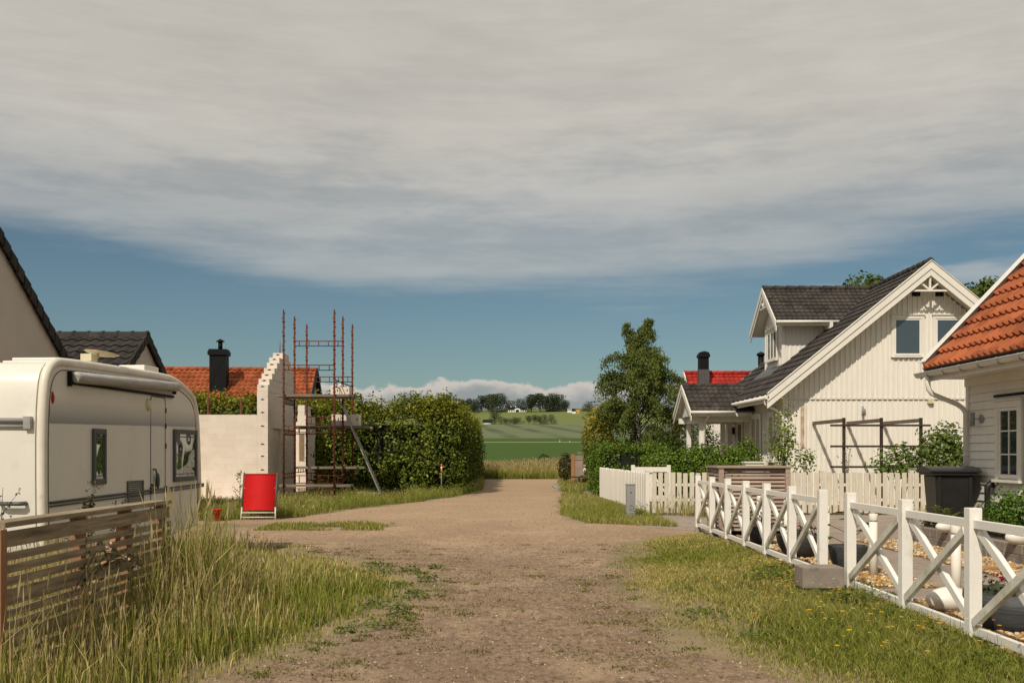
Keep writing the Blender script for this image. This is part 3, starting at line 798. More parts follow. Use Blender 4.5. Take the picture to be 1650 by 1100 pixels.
mb = MB(); mb.prism([(8.55,4.14),(8.97,4.50),(8.97,4.47),(8.55,4.11)], 'y', 33.0, 35.4); W(mb, 'flashing', MT['greyplastic'])
# porch
pd, pc = .95/math.hypot(.95,1.7), 1.7/math.hypot(.95,1.7); PL = math.hypot(.95,1.7)
mb = MB()
tile_roof(mb, (6.02,33.5,2.97), (1,0,0), (0,pc,pd), 2.5, PL, .19, .3, .03, .026, 8)
tile_roof(mb, (6.02,36.9,2.97), (1,0,0), (0,-pc,pd), 2.5, PL, .19, .3, .03, .026, 8)
ridge_caps(mb, (6.0,35.2,3.93), (8.4,35.2,3.93), .08)
porch = W(mb, 'porch_roof', MT['tile_dark'])
mb = MB()
mb.prism([(33.55,2.93),(35.2,3.85),(36.85,2.93),(36.85,2.8),(35.2,3.70),(33.55,2.8)], 'x', 6.04, 8.1)
for e in ((33.42,2.95),(36.98,2.95)):
    board_strip(mb, 'x', e, (35.2,3.95), -.02, .15, 5.97, 6.0); board_strip(mb, 'x', e, (35.2,3.95), .155, .3, 6.0, 6.03)
mb.prism([(34.0,2.85),(36.4,2.85),(35.2,3.6)], 'x', 6.2, 6.23)
mb.box(6.1,8.16,33.92,34.08,2.62,2.82); mb.box(6.1,8.16,36.32,36.48,2.62,2.82); mb.box(6.38,6.54,34.09,36.31,2.62,2.82)
mb.tube([(6.0,33.44,2.93),(7.5,33.44,2.93)], .05, 8)
W(mb, 'porch_trim', MT['white'], porch)
for (px_, py_) in ((6.46,34.0),(6.46,36.4),(7.6,35.9),(7.95,36.4)):
    mb = MB(); mb.box(px_-.075,px_+.075,py_-.075,py_+.075,.2,2.62)
    W(mb, 'porch_column', MT['white'])
mb = MB(); mb.box(6.2,8.15,33.9,38,-.05,.2); W(mb, 'porch_floor', MT['concrete'])
mb = MB(); mb.tube([(6.62,33.5,2.9),(6.62,33.62,2.75),(6.57,33.9,2.6),(6.57,33.9,.2)], .035, 8); W(mb, 'downpipe', MT['white'])

# pergola against the gable
pg = thing('pergola', 'dark brown pergola trellis with three arms fixed to the white gable', 'pergola', (10.1,27.2,0))
for xx in (9.07,10.09,11.17):
    mb = MB(); mb.box(xx-.035,xx+.035,27.165,27.235,0,2.52); mb.build('post', MT['darkwood'], pg, off=(10.1,27.2,0))
    mb = MB(); mb.box(xx-.03,xx+.03,27.236,29.97,2.40,2.50); mb.build('arm', MT['armwood'], pg, off=(10.1,27.2,0))
for zz in (2.31,1.74,1.18):
    mb = MB(); mb.box(8.68,11.42,27.13,27.163,zz-.028,zz+.028); mb.build('rail', MT['darkwood'], pg, off=(10.1,27.2,0))

# ------------------------------------------------------------------ red-roofed house behind
rh = thing('red_roofed_house', 'house with bright red tiled roof behind the white porch', 'house', (12,48,0))
O = (12,48,0)
mb = MB(); mb.prism([(45.9,0),(51.8,0),(51.8,2.5),(48,5.1),(45.9,3.7)], 'x', 8.7, 19); mb.build('wall', MT['siding'], rh, off=O)
mb = MB(); c2, s2 = 4.2/math.hypot(4.2,2.95), 2.95/math.hypot(4.2,2.95); L2 = math.hypot(4.2,2.95)
tile_roof(mb, (8.35,45.6,2.42+1.8*s2/c2), (1,0,0), (0,c2,s2), 11, L2-1.8/c2, .22, .34, .035, .03, 8)
tile_roof(mb, (8.35,52.2,2.42), (1,0,0), (0,-c2,s2), 11, L2, .22, .34, .035, .03, 4)
ridge_caps(mb, (8.3,48,5.4), (19.3,48,5.4), .11)
rr = mb.build('roof', MT['tile_red'], rh, off=O)
for e in ((45.5,3.65),(52.28,2.40)):
    mb = MB(); board_strip(mb, 'x', e, (48,5.42), -.05, .2, 8.26, 8.31); mb.build('barge_board', MT['white'], rh, off=O)
mb = MB(); mb.box(8.82,9.30,46.9,47.4,4.3,5.5); mb.build('chimney', MT['greyplastic'], rr, off=O)
mb = MB(); mb.box(8.84,9.28,46.92,47.38,5.502,6.08); mb.prism([(8.79,6.08),(9.33,6.08),(9.33,6.18),(9.26,6.31),(9.06,6.36),(8.86,6.31),(8.79,6.18)], 'y', 46.86, 47.44)
mb.build('chimney_top', MT['dark'], rr, off=O)
mb = MB(); mb.box(8.65,9.6,46.5,46.898,4.62,4.66); mb.build('flashing', MT['greyplastic'], rr, off=O)
mb = MB(); mb.tube([(11.75,47,4.8),(11.75,47,6.15)], .14, 12); mb.lathe([(.0,.2),(.2,.1),(.2,.0),(0,0)], (11.75,47,6.15), 12); mb.build('flue', MT['dark'], rr, off=O)

# ------------------------------------------------------------------ near house at the right edge
EX, EZ, YF = 7.26, 3.0, 17.5; WX = 7.93
nh = thing('sided_house', 'white clapboard house with orange tiled roof at the right edge', 'house', (WX,17.3,.28)); O = (WX,17.3,.28)
mb = MB()
mb.box(WX, WX+7, 4, 17.3, -.1, 2.95)
mb.prism([(WX,2.95),(WX+7,2.95),(WX+7,5.2),(WX+3.4,6.6)], 'y', 17.0, 17.3)
z = .34
while z < 2.9:      # overlapping clapboards, each with a tilted face
    hi = min(z+.139, 2.94)
    for (y0, y1) in ((4, 15.38), (16.24, 17.22)):
        if 1.05 < z < 2.35 or True:
            mb.add([(WX-.026,y0,z),(WX-.026,y1,z),(WX-.006,y1,hi-.004),(WX-.006,y0,hi-.004),(WX,y0,z),(WX,y1,z)], [(0,3,2,1),(0,1,5,4)])
    if z < 1.0 or z > 2.32:
        mb.add([(WX-.026,15.38,z),(WX-.026,16.24,z),(WX-.006,16.24,hi-.004),(WX-.006,15.38,hi-.004),(WX,15.38,z),(WX,16.24,z)], [(0,3,2,1),(0,1,5,4)])
    z += .139
mb.box(WX-.035, WX+.1, 17.22, 17.33, .28, 2.95)
mb.build('wall', MT['siding'], nh, off=O)
w_ = window(nh, O, 'x', 15.5, 16.14, 1.16, 2.28, WX-.012, 1, panes=1, bars=2, gl='glass', case=.1, frame=.055)
mb = MB(); mb.box(WX-.045,WX-.03,15.80,15.825,1.22,2.22); mb.build('glazing_bar', MT['white'], w_, off=O)
mb = MB(); mb.box(WX-.05,WX-.02,15.36,16.3,2.46,2.50); mb.build('drip_cap', MT['dark'], w_, off=O)
mb = MB(); cs = math.cos(R(46.2)); sn = math.sin(R(46.2))
tile_roof(mb, (EX,3.5,EZ), (0,1,0), (cs,0,sn), 14, 6.3, .20, .355, .06, .07, 12, prof='pan')
tl = mb.build('roof', MT['tile_orange'], nh, off=O)
mb = MB(); mb.box(EX-.03, EX-.004, 3.5, 17.45, EZ-.06, EZ+.055); mb.build('eave_comb', MT['dark'], tl, off=O)
mb = MB(); mb.box(EX+.02, WX+.5, 3.5, 17.42, EZ-.16, EZ-.1); mb.prism([(EX+.06,EZ-.04),(EX+4.4,EZ-.04+4.34*sn/cs),(EX+4.4,EZ-.14+4.34*sn/cs),(EX+.06,EZ-.14)], 'y', 3.5, 17.42)
mb.box(EX, EX+.02, 3.5, 17.5, EZ-.2, EZ-.02); mb.box(EX+.6, EX+.68, 3.5, 17.3, EZ-.3, EZ-.161)
mb.build('soffit', MT['white'], tl, off=O)
mb = MB(); e = (EX-.06, EZ-.02); p = (EX+4.5, EZ-.02+4.56*sn/cs)
board_strip(mb, 'y', e, p, -.16, .14, 17.5, 17.56); board_strip(mb, 'y', e, p, -.18, -.162, 17.36, 17.6)
mb.build('barge_board', MT['fencewhite'], nh, off=O, bevel=.004)
# gutter with its hangers and a swan-neck downpipe
mb = MB(); gx, gz = EX-.075, EZ-.06
prof = [(gx+.07*math.cos(a), gz+.07*math.sin(a)) for a in [math.pi+math.pi*i/10 for i in range(11)]]
prof_in = [(gx+.064*math.cos(a), gz+.003+.064*math.sin(a)) for a in [math.pi+math.pi*i/10 for i in range(11)]]
vs_ = []; fs_ = []
for yy in (3.5, 17.62):
    vs_ += [(q[0], yy, q[1]) for q in prof] + [(q[0], yy, q[1]) for q in prof_in]
for i in range(10):
    fs_.append((i, i+1, 22+i+1, 22+i)); fs_.append((11+i+1, 11+i, 33+i, 33+i+1))
fs_ += [(0,22,33,11), (10,21,43,32), tuple(range(22,33))]
mb.add(vs_, fs_, 0, True); mb.tube([(gx-.072,3.5,gz+.005),(gx-.072,17.62,gz+.005)], .012, 8)
gut = mb.build('gutter', MT['white'], nh, off=O)
for i in range(11):
    yy = 17.1-i*.62; mb = MB()
    mb.tube([(gx+.078*math.cos(a), yy, gz+.078*math.sin(a)) for a in [math.pi*.9+math.pi*1.1*k/8 for k in range(9)]], .008, 6)
    mb.build('gutter_hanger', MT['grey_metal'], gut, off=O)
mb = MB(); mb.tube([(gx,17.2,gz-.04),(gx,17.2,gz-.2),(gx+.015,17.2,gz-.29),(gx+.08,17.2,gz-.37),(7.70,17.23,2.40),(7.80,17.24,2.335),(7.86,17.25,2.25),(7.865,17.25,.2)], .043, 14)
for zz in (1.5, .8): mb.tube([(7.865,17.25,zz),(7.865,17.25,zz+.03)], .05, 14)
dp = mb.build('downpipe', MT['white'], nh, off=O)
mb = MB(); mb.tube([(WX-.13,16.87,2.01),(WX-.13,16.87,2.24)], .043, 16); lamp = mb.build('wall_lamp', MT['grey_metal'], nh, off=O)
mb = MB(); mb.tube([(WX-.035,16.76,2.13),(WX-.012,16.76,2.13)], .075, 16); mb.bar((WX-.03,16.76,2.13),(WX-.13,16.86,2.13),.02,.02); mb.build('lamp_bracket', MT['grey_metal'], lamp, off=O)
# house number beside the downpipe
cu = bpy.data.curves.new('number_text', 'FONT'); cu.body = '2'; cu.size = .17; cu.extrude = .006; cu.align_x = 'CENTER'
tmp = bpy.data.objects.new('number_tmp', cu); COL.objects.link(tmp)
dg = bpy.context.evaluated_depsgraph_get(); me = bpy.data.meshes.new_from_object(tmp.evaluated_get(dg)); bpy.data.objects.remove(tmp)
num = bpy.data.objects.new('house_number', me); COL.objects.link(num); me.materials.clear(); me.materials.append(MT['dark']); num.parent = nh
num.location = (WX-.034-O[0], 17.075-O[1], 2.08-O[2]); num.rotation_euler = (R(90), 0, R(-90))
mb = MB(); mb.tube([(WX+.02,16.35,1.02),(WX-.07,16.35,1.05),(WX-.12,16.35,1.0),(WX-.125,16.35,.9),(WX-.125,16.35,.27)], [.05,.055,.055,.045,.042], 14)
mb.build('drain_elbow', MT['black'], nh, off=O)

# ------------------------------------------------------------------ left side houses
hb = thing('rendered_house', 'grey rendered gable house with steep black tiled roof at the left edge', 'house', (-10.3,18,0)); O = (-10.3,18,0)
def z1(y): return 3.19+(23.6-y)*.742
mb = MB(); mb.prism([(12.4,0),(23.25,0),(23.25,z1(23.25)-.12),(18,z1(18)-.12),(12.4,z1(18)-.12-5.6*.742)], 'x', -18, -10.3); mb.build('wall', MT['render'], hb, off=O)
mb = MB(); c1, s1 = 1/math.hypot(1,.742), .742/math.hypot(1,.742)
tile_roof(mb, (-18.2,23.6,3.19), (1,0,0), (0,-c1,s1), 7.98, 5.6/c1, .3, .36, .045, .035, 8)
tile_roof(mb, (-18.2,12.4,3.19), (1,0,0), (0,c1,s1), 7.98, 5.6/c1, .3, .36, .045, .035, 4)
# verge tiles stepping down the edge
n = 20
for i in range(n):
    f0, f1 = i/n, (i+1)/n
    a = (23.62-5.6*f0, z1(23.6)+5.6*.742*f0); b = (23.62-5.6*f1, z1(23.6)+5.6*.742*f1)
    mb.prism([(a[0]+.03,a[1]-.20),(a[0]+.03,a[1]+.075),(b[0],b[1]+.045),(b[0],b[1]-.23)], 'x', -10.24, -10.2)
    mb.prism([(a[0]+.03,a[1]+.03),(a[0]+.03,a[1]+.078),(b[0],b[1]+.045),(b[0],b[1]+.0)], 'x', -10.4, -10.241)
mb.build('roof', MT['tile_black'], hb, off=O)

gh = thing('rendered_garage', 'small grey rendered gable building with ridged black tile roof behind the caravan', 'garage', (-9.5,26,0)); O = (-9.5,26,0)
mb = MB(); mb.prism([(23.7,0),(28.3,0),(28.3,2.92),(26,4.5),(23.7,2.92)], 'x', -16, -9.6); mb.build('wall', MT['render'], gh, off=O)
mb = MB(); c1, s1 = 1/math.hypot(1,.70), .70/math.hypot(1,.70)
tile_roof(mb, (-15.9,23.68,3.0), (1,0,0), (0,c1,s1), 6.36, 2.32/c1, .30, .33, .05, .035, 8)
tile_roof(mb, (-15.9,28.5,2.9), (1,0,0), (0,-c1,s1), 6.36, 2.5/c1, .30, .33, .05, .035, 8)
for k in range(17):
    a = -9.5-k*.38; mb.prism([(25.84,4.56),(25.88,4.69),(26,4.73+.0),(26.12,4.69),(26.16,4.56)], 'x', a-.385, a+.0)
    mb.prism([(25.83,4.57),(25.87,4.705),(26,4.75),(26.13,4.705),(26.17,4.57)], 'x', a-.06, a+.008)
for sgn in (-1, 1):
    n = 8; run = 2.4
    for i in range(n):
        f0, f1 = i/n, (i+1)/n
        a = (26+sgn*run*(1-f0), 4.64-.7*run*(1-f0)); b = (26+sgn*run*(1-f1), 4.64-.7*run*(1-f1))
        mb.prism([(a[0]+sgn*.03,a[1]-.17),(a[0]+sgn*.03,a[1]+.075),(b[0],b[1]+.045),(b[0],b[1]-.2)], 'x', -9.535, -9.48)
gr = mb.build('roof', MT['tile_black'], gh, off=O)

ob = thing('clay_roofed_house', 'house with weathered clay-red tile roof and black chimney behind the block walls', 'house', (-8.9,46,0), R(4)); 
mb = MB(); mb.prism([(-3.5,0),(3.5,0),(3.5,2.6),(0,5.1),(-3.5,2.6)], 'x', -11.5, -.25); mb.build('wall', MT['render'], ob)
mb = MB(); h_ = math.hypot(4.2,2.9); tile_roof(mb, (-12,-4.2,2.46), (1,0,0), (0,4.2/h_,2.9/h_), 11.85, h_, .235, .33, .05, .03, 8)
tile_roof(mb, (-12,4.2,2.46), (1,0,0), (0,-4.2/h_,2.9/h_), 11.85, h_, .235, .33, .05, .03, 4)
ridge_caps(mb, (-12,0,5.4), (-.1,0,5.4), .1)
orf = mb.build('roof', MT['tile_clay'], ob)
for e in ((-4.3,2.42),(4.3,2.42)):
    mb = MB(); board_strip(mb, 'x', e, (0,5.45), -.05, .25, -.12, -.06); mb.build('barge_board', MT['dark'], ob)
chx, chy = -4.25, -1.35
mb = MB(); mb.box(chx-.36,chx+.36,chy-.32,chy+.32,4.0,5.9)
mb.box(chx-.43,chx+.43,chy-.38,chy+.38,5.9,6.08); mb.box(chx-.39,chx+.39,chy-.35,chy+.35,6.081,6.16)
for sx in (-1,1): mb.bar((chx-sx*.34,chy-.324,4.5),(chx+sx*.34,chy-.324,5.85),.02,.012,up=(0,1,0))
ch = mb.build('chimney', MT['dark'], orf)
mb = MB(); mb.tube([(chx+.05,chy,6.16),(chx+.05,chy,6.5)], .10, 12); mb.lathe([(0,.2),(.19,.09),(.19,.06),(0,.06)], (chx+.05,chy,6.45), 12); mb.build('chimney_pipe', MT['dark'], ch)

# ------------------------------------------------------------------ unfinished block building
bb = thing('block_building', 'unfinished pale block building with stepped unroofed gable', 'building', (-8.27,33,0)); O = (-8.27,33,0)
mb = MB(); mb.box(-15.5,-8.452,33,33.36,.1,2.83); mb.box(-15.5,-8.452,40.64,41,.1,2.83); mb.box(-15.5,-15.14,33.361,40.639,.1,2.83)
mb.build('side_wall', MT['block'], bb, off=O)
mb = MB(); G0, G1 = -8.45, -8.09
mb.box(G0,G1,33,33.75,.1,2.4); mb.box(G0,G1-.10,33.75,34.95,.1,2.4); mb.box(G0,G1,34.95,37.3,.1,2.4); mb.box(G0,G1,33,37.3,2.4,3.4)
st = 33.0; zz = 3.4
tops = [(33.0,37.3,3.6),(33.0,37.3,3.83),(33.22,37.25,4.04),(33.57,37.0,4.25),(33.93,36.85,4.46),(34.28,36.6,4.67),(34.64,36.4,4.88),(35.15,36.1,5.09)]
for i, (a, b, zt) in enumerate(tops):
    e_ = .006*((i % 2)*2-1)
    mb.box(G0+e_, G1+e_*.5, a, b, zz, zt-.002); zz = zt
mb.build('gable_wall', MT['block'], bb, off=O, bevel=.006)
for (a, z0) in [(33.0,z_) for z_ in (1.0,1.45,1.85,2.45,2.9,3.33)] + [(t[0], t[2]-.07) for t in tops[1:]]:
    mb = MB(); mb.box(-8.33,-8.21,a-.007,a+.02,z0-.012,z0+.012); mb.box(-8.29,-8.25,a-.007,a+.02,z0+.0121,z0+.03); mb.build('grip_slot', MT['dark'], bb, off=O)
mb = MB(); mb.box(G0-.02,G1-.02,39.3,41.0,.1,3.05); mb.box(G0+.0,G1-.1,39.3,40.5,3.05,3.45); mb.build('wall_stub', MT['block'], bb, off=O)
mb = MB(); mb.box(-8.4,-8.2,39.285,39.31,1.25,2.3); mb.build('stub_opening', M('raw_board', (.22,.16,.09), .9), bb, off=O)
mb = MB(); mb.box(-15.8,-8.3,31.5,33.0,-.1,.10); mb.box(-15.8,-8.05,32.99,41.1,-.1,.095); mb.build('foundation', MT['block'], bb, off=O)
mb = MB(); mb.tube([(-8.3,35.6,5.08),(-8.3,35.6,5.55)], .022, 6); mb.build('peak_stake', MT['plank'], bb, off=O)
# props and rebar standing inside
for (xx, yy, z0, z1_) in ((-11.05,36.2,.1,3.6),(-9.85,36.2,.1,3.55)):
    tag(MB().tube([(xx,yy,z0),(xx,yy,z1_)], .04, 8).build('wall_prop', MT['rust'], off=(xx,yy,0), loc=(xx,yy,0)), 'rusty steel prop rising behind the low block wall, '+('left one' if xx < -10 else 'right one'), 'prop', 'props inside the block walls')

# ------------------------------------------------------------------ scaffold
sc_x = (-7.34, -5.71); sc_y = (32.0, 33.6, 35.6)
sf = thing('scaffold', 'rust-red tube scaffold tower beside the stepped gable', 'scaffold', (-6.5,33.6,0)); O = (-6.5,33.6,0)
for yy in sc_y:
    for xx in sc_x:
        mb = MB(); mb.tube([(xx,yy,.0),(xx,yy,6.05)], .032, 8)
        mb.tube([(xx,yy,6.05),(xx,yy,6.17)], .022, 6)
        z = .35
        while z < 6.0:
            mb.tube([(xx,yy,z),(xx,yy,z+.05)], .043, 6); mb.box(xx-.055,xx-.03,yy-.01,yy+.01,z+.12,z+.16); mb.box(xx+.03,xx+.055,yy-.01,yy+.01,z+.28,z+.32); z += .45
        mb.box(xx-.08,xx+.08,yy-.08,yy+.08,-.01,.012)
        mb.build('standard', MT['rust'], sf, off=O)
def ladder_beam(yy, z0, z1, xa, xb, n=5, yb=None):
    mb = MB(); yb = yy if yb is None else yb
    for zq in (z0, z1): mb.tube([(xa,yy,zq),(xb,yb,zq)], .017, 6)
    for i in range(n):
        f = (i+.5)/n; p = (xa+(xb-xa)*f, yy+(yb-yy)*f); mb.tube([(*p,z0),(*p,z1)], .014, 6)
    mb.build('transom', MT['rust'], sf, off=O)
ladder_beam(33.6,5.17,5.33,*sc_x); ladder_beam(32.0,4.22,4.38,*sc_x); ladder_beam(35.6,4.1,4.28,*sc_x)
ladder_beam(32.0,2.22,2.42,*sc_x); ladder_beam(32.0,.22,.42,*sc_x); ladder_beam(33.6,2.2,2.4,*sc_x); ladder_beam(33.6,.55,.8,*sc_x); ladder_beam(35.6,2.6,2.85,*sc_x); ladder_beam(35.6,.6,.85,*sc_x)
ladder_beam(32.0,3.70,3.92,-5.71,-5.71,4,35.6); ladder_beam(32.0,3.15,3.32,-7.34,-7.34,9,33.6); ladder_beam(32.0,2.15,2.3,-7.34,-7.34,9,33.6); ladder_beam(32,.75,.9,-7.34,-7.34,5,33.6)
ladder_beam(32.0,2.15,2.3,-5.71,-5.71,3,35.6); ladder_beam(33.6,.9,1.05,-7.34,-7.34,5,35.6)
def plank(x0, x1, y0, y1, z, label, tilt=0):
    cx, cy = (x0+x1)/2, (y0+y1)/2; mb = MB()
    n = max(1, int((y1-y0)/.22)); w_ = (y1-y0)/n
    for i in range(n):
        j = random.uniform(-.06,.06); mb.bar((x0+j,y0+w_*(i+.5),z-.015+tilt),(x1+j,y0+w_*(i+.5),z-.015-tilt), w_-.012, .075)
    tag(mb.build('scaffold_plank', MT['plank'], off=(cx,cy,z), loc=(cx,cy,z)), label, 'planks', 'scaffold platforms')
plank(-7.6,-5.25,32.05,33.5,3.43,'plank platform at the top level of the scaffold')
plank(-7.5,-4.95,33.65,35.5,2.46,'plank platform at the middle level of the scaffold')
plank(-7.5,-5.2,32.05,32.5,.52,'lowest single grey plank across the scaffold foot')
plank(-7.3,-5.0,33.65,34.2,1.08,'dark plank across the scaffold just above knee height')
def blocks(x0, y0, z, n, label, hgt=.36, extra=False):
    mb = MB(); mb2 = MB()
    for i in range(n):
        a = x0+i*.32; mb.box(a,a+.305,y0,y0+.5,z,z+hgt-(.02*(i % 2)))
        mb2.box(a+.22,a+.25,y0-.004,y0+.01,z+hgt*.45,z+hgt*.7)
    if extra: mb.ell((x0+.3,y0+.2,z+hgt+.05),.08,.08,.06,8)
    o = mb.build('block_stack', MT['block'], off=(x0,y0,z), loc=(x0,y0,z), bevel=.006); tag(o, label, 'blocks', 'blocks on the scaffold')
    mb2.build('grip_slot', MT['dark'], o, off=(x0,y0,z))
blocks(-6.02,33.0,3.456,2,'pale blocks standing on the top scaffold platform',.31,True)
blocks(-6.2,34.2,2.486,3,'pale blocks standing on the middle scaffold platform',.40)
# ladder
ld = thing('ladder', 'grey aluminium ladder leaning against the right side of the scaffold', 'ladder', (-4.35,34.0,0)); O = (-4.35,34.0,0)
A0, B0 = Vector((-4.38,33.7,.0)), Vector((-5.9,33.55,3.55))
for dy_ in (0,.40):
    mb = MB(); mb.bar(A0+Vector((0,dy_,0)), B0+Vector((0,dy_,0)), .035, .09, up=(0,1,0)); mb.build('rail', MT['alu'], ld, off=O)
for i in range(12):
    p = A0+(B0-A0)*((i+.7)/12.5); mb = MB(); mb.tube([p,p+Vector((0,.40,0))], .016, 8); mb.build('rung', MT['alu'], ld, off=O)

# ------------------------------------------------------------------ caravan
cv = thing('caravan', 'cream white caravan with rolled awning parked behind the slatted fence', 'caravan', (-5.14,11.0,0), R(-4.28))
PROF = [(.02,.36),(-.03,.55),(-.05,1.1),(-.05,1.9),(-.01,2.3),(.05,2.46),(.16,2.555),(.32,2.59),(1.8,2.615),(3.15,2.63),(3.45,2.60),(3.85,2.505),(4.08,2.415),(4.19,2.30),(4.26,2.12),(4.32,1.6),(4.35,1.07),(4.34,.7),(4.25,.36)]
def arc_smooth(P, k=2):
    for _ in range(k):
        Q = []
        for i in range(len(P)):
            a, b = P[i], P[(i+1) % len(P)]
            Q += [(a[0]*.75+b[0]*.25, a[1]*.75+b[1]*.25), (a[0]*.25+b[0]*.75, a[1]*.25+b[1]*.75)]
        P = Q
    return P
mb = MB(); mb.prism(arc_smooth(PROF, 1), 'x', -2.2, -.001)
body = mb.build('body', MT['caravan'], cv, bevel=.025, seg=3); fixn(body)
for f in body.data.polygons: f.use_smooth = len(f.vertices) == 4
upper = [p for p in arc_smooth(PROF, 1)]
i0 = min(range(len(upper)), key=lambda i: abs(upper[i][0]-.02)+abs(upper[i][1]-.42))
path = upper[i0:]+upper[:i0]; path = path[:len(path)-4]
mb = MB(); mb.tube([(-.028, y*1.0, z) for y, z in path], .055, 12); mb.build('corner_trim', MT['caravan_trim'], cv)
mb = MB(); mb.tube([(-2.17, y, z) for y, z in path], .036, 10); mb.build('corner_trim', MT['caravan_trim'], cv)
mb = MB(); mb.tube([(-.095, y-.0 if z < 2.3 else y, z+.004 if z > 2.5 else z) for y, z in path], .012, 6); mb.build('seam_strip', MT['seam'], cv)
mb = MB(); mb.tube([(.002, y*.965+.075, .40+(z-.40)*.962) for y, z in path], .007, 6); mb.build('panel_seam', MT['seam'], cv)
# printed stripe fading upward
m, nt, bs, _ = new_mat('stripe_print'); tcn = N(nt, 'ShaderNodeTexCoord'); spn = N(nt, 'ShaderNodeSeparateXYZ'); nt.links.new(tcn.outputs['Object'], spn.inputs[0])
mrn = N(nt, 'ShaderNodeMapRange'); nt.links.new(spn.outputs[2], mrn.inputs[0]); mrn.inputs[1].default_value = 1.88; mrn.inputs[2].default_value = 2.22
wv = N(nt, 'ShaderNodeTexWave', bands_direction='Z'); wv.inputs['Scale'].default_value = 24; wv.inputs['Distortion'].default_value = 1.5; nt.links.new(coords(nt, (1,.3,1)), wv.inputs['Vector'])
ad = N(nt, 'ShaderNodeMath', operation='MULTIPLY_ADD'); nt.links.new(wv.outputs[0], ad.inputs[0]); ad.inputs[1].default_value = .16; nt.links.new(mrn.outputs[0], ad.inputs[2])
nt.links.new(ramp(nt, ad.outputs[0], [(.12, (.24,.24,.24)), (.55, (.48,.46,.43)), (1, (.70,.64,.54))]), bs.inputs['Base Color']); bs.inputs['Roughness'].default_value = .4
mb = MB(); mb.prism([(.06,1.885),(4.25,1.955),(4.22,2.22),(.06,2.22)], 'x', -.0005, .003); mb.build('stripe', m, cv)
# awning roll with end caps and brackets
mb = MB(); mb.tube([(.075,.47,2.415),(.075,.50,2.425),(.075,3.30,2.50),(.075,3.34,2.50)], [.05,.068,.068,.05], 14)
for k in range(26): mb.tube([(.075,.55+k*.105,2.427+k*.0027),(.075,.555+k*.105,2.427+k*.0027)], .0695, 14)
aw = mb.build('awning', M('awning_fabric', (.40,.38,.35), .6, .2, 6, (1,.4,3), bmp=.006, bscale=8), cv)
mb = MB(); mb.box(.004,.05,.43,.46,2.32,2.49); mb.box(.004,.05,3.345,3.37,2.40,2.55); mb.box(.004,.03,.46,3.34,2.345,2.38); mb.build('awning_bracket', MT['dark'], aw)
def cwin(y0, y1, z0, z1, name='side_window'):
    mb = MB()
    for (a, b, c, d) in ((y0,y0+.05,z0,z1),(y1-.05,y1,z0,z1),(y0+.05,y1-.05,z0,z0+.07),(y0+.05,y1-.05,z1-.07,z1)): mb.box(.001,.035,a,b,c,d)
    wn = mb.build(name, MT['greyplastic'], cv, bevel=.01)
    mb = MB(); mb.prism([(z_, y_) for z_, y_ in []] or [(y0+.05,z0+.07),(y1-.05,z0+.07),(y1-.05,z1-.07),(y0+.05,z1-.07)], 'x', .004, .018); mb.build('pane', MT['caravanglass'], wn)
    mb = MB(); mb.box(.019,.024,y0+.065,y1-.065,z0+.10,z0+.112); mb.box(.019,.024,y0+.065,y1-.065,z1-.115,z1-.10); mb.box(.019,.024,y0+.065,y0+.075,z0+.10,z1-.10); mb.box(.019,.024,y1-.075,y1-.065,z0+.10,z1-.10)
    mb.build('pane_seal', MT['greyplastic'], wn)
m, nt, bs, _ = new_mat('acrylic_pane'); bs.inputs['Base Color'].default_value = (.03,.03,.028,1); bs.inputs['Roughness'].default_value = .02; bs.inputs['Specular IOR Level'].default_value = 1; bs.inputs['IOR'].default_value = 2.4
bump(nt, bs, noise(nt, coords(nt), 1.6, 1, .4), .03); MT['caravanglass'] = m
cwin(1.0,1.32,1.17,1.85); cwin(3.36,4.2,1.14,1.90,'front_window')
mb = MB(); dpth = .004
for (a, b, c, d) in ((2.62,2.635,.5,2.30),(3.09,3.105,.5,2.30),(2.66,3.065,2.325,2.34)): mb.box(.0,dpth,a,b,c,d)
mb.tube([(.002,2.627,2.28),(.002,2.64,2.32),(.002,2.67,2.333)], .006, 6); mb.tube([(.002,3.097,2.28),(.002,3.085,2.32),(.002,3.05,2.333)], .006, 6)
dr = mb.build('door', MT['greyplastic'], cv)
mb = MB(); mb.tube([(.02,2.66,1.33),(.04,2.70,1.33),(.045,2.72,1.28),(.045,2.74,1.12)], .012, 8); mb.ell((.035,2.78,1.17),.025,.045,.11,12); mb.tube([(.01,2.63,1.12),(.03,2.72,1.11)], .016, 8); mb.build('handle', MT['greyplastic'], dr)
for zz in (2.12, 1.9, 1.62): mb = MB(); mb.tube([(.01,3.10,zz),(.01,3.10,zz+.07)], .012, 6); mb.build('hinge', MT['greyplastic'], dr)
mb = MB(); mb.tube([(.012,.05,1.0),(.012,4.33,1.075)], .016, 8); mb.tube([(.008,.05,.96),(.008,4.33,1.035)], .01, 6); mb.box(.0,.03,2.6,2.66,1.0,1.09); mb.box(.0,.03,3.07,3.13,1.0,1.09); mb.build('side_rail', MT['greyplastic'], cv)
mb = MB()
for i in range(13): mb.prism([(1.95,.84+i*.026),(2.36,.84+i*.026),(2.36,.855+i*.026),(1.95,.855+i*.026)], 'x', .001, .012)
mb.box(.0,.016,1.92,1.95,.82,1.19); mb.box(.0,.016,2.36,2.39,.82,1.19); mb.box(.0,.016,1.95,2.36,1.175,1.19); mb.build('vent_grille', MT['greyplastic'], cv)
mb = MB(); mb.ell((.0,2.535,2.21),.05,.065,.085,14); mb.build('outside_lamp', MT['cream'], cv)
mb = MB(); mb.ell((.0,.115,2.17),.02,.035,.072,12); mb.build('marker_lamp', MT['redlens'], cv)
